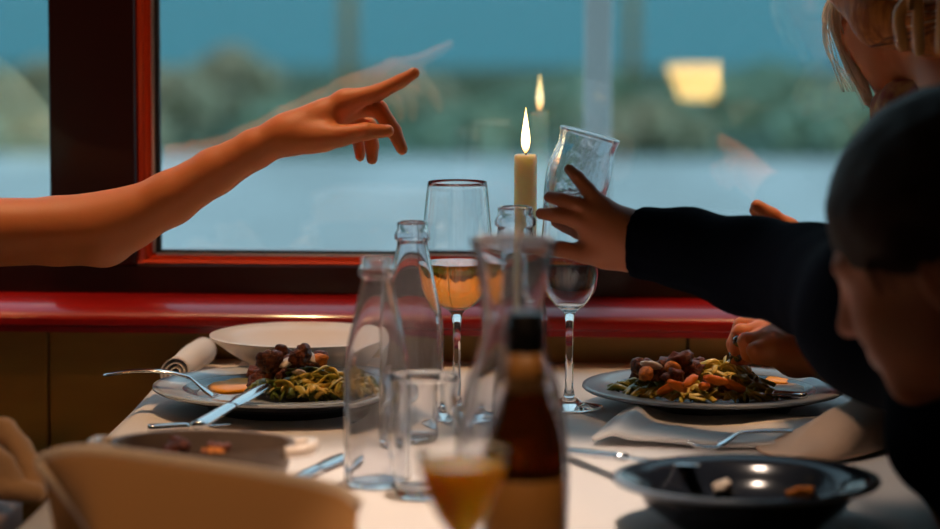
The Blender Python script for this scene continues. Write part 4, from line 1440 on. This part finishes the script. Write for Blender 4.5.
sc0 = tab(48, 497, .735)
SX1, SY1 = sc0.x - .022, sc0.y
t = thing('side_cabinet', 'grey painted low cabinet at the bottom left edge', 'cabinet', (SX1 - .17, SY1 - .17, 0))
obj('cabinet_body', boxbm(-.165, .165, -.165, .165, .04, .71, .004), M['greypaint'], t, False)
obj('cabinet_top', boxbm(-.17, .17, -.17, .17, .71, .735, .005), M['greypaint'], t, False)
dd = obj('door', boxbm(-.15, .15, -.178, -.166, .06, .69, .003), M['greypaint'], t, False)
obj('knob', lathebm([(0, 0), (.006, 0), (.006, .012), (.012, .018), (.012, .024), (0, .028)], 16), M['brass'], dd, True, loc=(.12, -.178, .4), rot=(PI / 2, 0, 0))
for sx in (-1, 1):
    for sy in (-1, 1):
        obj('foot', boxbm(sx * .14 - .02, sx * .14 + .02, sy * .14 - .02, sy * .14 + .02, 0, .04), M['greypaint'], t, False)
# heaped scarf: overlapping folded rolls
sb = Body()
Ys = SY1 - .06
zc = .735
Q = lambda px, py, dy=0: at(px, py, Ys + dy)
sb.limb([Q(-30, 488, .02), Q(-12, 440, .02), Q(4, 428, .02), Q(20, 448, .02), Q(34, 478, .01), Q(40, 490, 0)], [.012, .011, .010, .011, .012, .008], .004)
for k, (a, b) in enumerate([((-30, 455), (14, 474)), ((-30, 466), (16, 484)), ((-30, 476), (10, 492)), ((-40, 446), (6, 462)), ((-30, 490), (38, 494))]):
    sb.limb([Q(a[0], a[1], -.01 * k * .5), Q((a[0] + b[0]) / 2, (a[1] + b[1]) / 2 - 6, -.012), Q(b[0], b[1], -.01)], [.012, .012, .008], .003)
sb.limb([Q(-60, 470, .03), Q(0, 480, .03)], [.025, .012], .01)
sb.cut((0, 0, .737), (0, 0, -1), .002)
o = link('scarf', sb.mesh(.003, .0015, 120), M['beige'])
tag(o, 'beige knitted scarf heaped on the grey cabinet at lower left', 'scarf')

# ------------------------------------------------------------------ unseen ceiling lights added, and the table lamp
def added_light(x, y, energy, label, col=(1, .60, .32), size=.70, aim=None):  # unseen fixture with an aimed spot, added to brighten chosen areas
    t = thing('added_ceiling_light', label, 'lamp', (x, y, ZC), group='added ceiling lights')
    obj('housing', lathebm([(.055, -.002), (.055, -.012), (.045, -.014), (.040, -.004), (.036, -.004), (.036, -.002)], 32), M['brass'], t, True, sharp=40)
    obj('diffuser', lathebm([(0, -.003), (.036, -.003), (.036, -.0045), (0, -.0045)], 32), M['shade'], t)
    ld = bpy.data.lights.new('aimed_spot', 'SPOT')
    ld.energy = energy; ld.color = col; ld.shadow_soft_size = .04; ld.spot_size = size; ld.spot_blend = .5
    lo = bpy.data.objects.new('aimed_spot', ld); C.link(lo)
    lo.location = (x, y, ZC - .04)
    if aim: lo.rotation_euler = Vector((0, 0, -1)).rotation_difference(Vector(aim) - lo.location).to_euler()


added_light(-1.15, 3.16, 80, 'unseen added ceiling light above the window sill, left end of the row')
added_light(-.50, 3.16, 70, 'unseen added ceiling light above the window sill, middle of the row', size=.56)
added_light(.36, 3.16, 85, 'unseen added ceiling light above the window sill, right end of the row', size=.50)
added_light(-1.15, 1.5, 9, 'unseen added ceiling light in the room near left wall', (1, .38, .10), .40, (-.42, 3.0, .85))
added_light(-.40, 1.75, 36, 'unseen added ceiling light over the near left end of table', (1, .55, .24), .44, (-.38, 2.36, .8))
added_light(-.10, 2.50, 130, 'unseen added ceiling light over the middle of the table', (1, .78, .62), .36, (-.09, 2.56, .75))
added_light(-1.15, 2.35, 60, 'unseen added ceiling light near left wall, aimed at the right side of table', (1, .74, .56), .14, (.20, 2.68, .79))

added_light(-.12, 1.55, 85, 'unseen added ceiling light over the near end of the table', (1, .66, .40), .18, (-.08, 2.06, .85))

# lit table lamp further back in the room, mirrored in the pane
def mirror_at(px, py, Ym):
    """point in the room at depth Ym that the pane mirrors to pixel px,py"""
    d = ray(px, py)
    s = (2 * PY - Ym) / d.y
    p = CAM + d * s
    return Vector((p.x, Ym, p.z))
lp = mirror_at(698, 83, -1.7)
t = thing('side_table', 'dark side table behind the camera holding the lit lamp', 'table', (lp.x, lp.y, 0))
obj('tabletop', lathebm([(0, .50), (.24, .50), (.245, .51), (.24, .52), (0, .52)], 40), M['chairwood'], t, True, sharp=40)
obj('leg', tubebm([(0, 0, .02), (0, 0, .5)], .03, 14), M['chairwood'], t)
obj('foot', lathebm([(0, 0), (.18, 0), (.18, .015), (.03, .03), (0, .03)], 32), M['chairwood'], t, True, sharp=40)
t = thing('table_lamp', 'glowing lamp shade reflected in the window pane', 'lamp', (lp.x, lp.y, .52))
dz = lp.z - .52
obj('base', lathebm([(0, 0), (.06, 0), (.06, .012), (.012, .03), (.010, dz - .10), (0, dz - .10)], 32), M['brass'], t, True, sharp=40)
obj('lamp_shade', lathebm([(.050, dz - .046), (.070, dz), (.090, dz + .050), (.087, dz + .050), (.067, dz), (.047, dz - .046)], 40), M['shade'], t, True)
# ------------------------------------------------------------------ dusk sky
w = bpy.data.worlds.new('dusk_sky')
scn.world = w
w.use_nodes = True
nt = w.node_tree
bg = nt.nodes['Background']
tc = nt.nodes.new('ShaderNodeTexCoord')
sp = nt.nodes.new('ShaderNodeSeparateXYZ')
rp = nt.nodes.new('ShaderNodeValToRGB')
rp.color_ramp.elements[0].position = 0.0
rp.color_ramp.elements[0].color = (.56, .79, .86, 1)
rp.color_ramp.elements[1].position = 1.0
rp.color_ramp.elements[1].color = (.29, .54, .76, 1)
nt.links.new(tc.outputs['Generated'], sp.inputs[0])
nt.links.new(sp.outputs['Z'], rp.inputs[0])
nt.links.new(rp.outputs[0], bg.inputs[0])
bg.inputs[1].default_value = 1.6

# ------------------------------------------------------------------ camera
cd = bpy.data.cameras.new('camera')
cd.lens = 115; cd.sensor_width = 36; cd.sensor_fit = 'HORIZONTAL'
cd.clip_start = .05; cd.clip_end = 2000
cd.dof.use_dof = True
cd.dof.focus_distance = 3.06
cd.dof.aperture_fstop = 3.6
co = bpy.data.objects.new('camera', cd)
C.link(co)
co.matrix_world = Matrix.Translation(CAM) @ Matrix((_r2, _u2, -_f)).transposed().to_4x4()
scn.camera = co
vs = scn.view_settings
vs.view_transform = 'Standard'
vs.look = 'None'
vs.exposure = 0.0
vs.gamma = 1.0
vs.use_curve_mapping = False
scn.cycles.use_denoising = True
scn.cycles.max_bounces = 16
scn.cycles.transmission_bounces = 14
scn.cycles.transparent_max_bounces = 16
scn.cycles.sample_clamp_indirect = 8.0
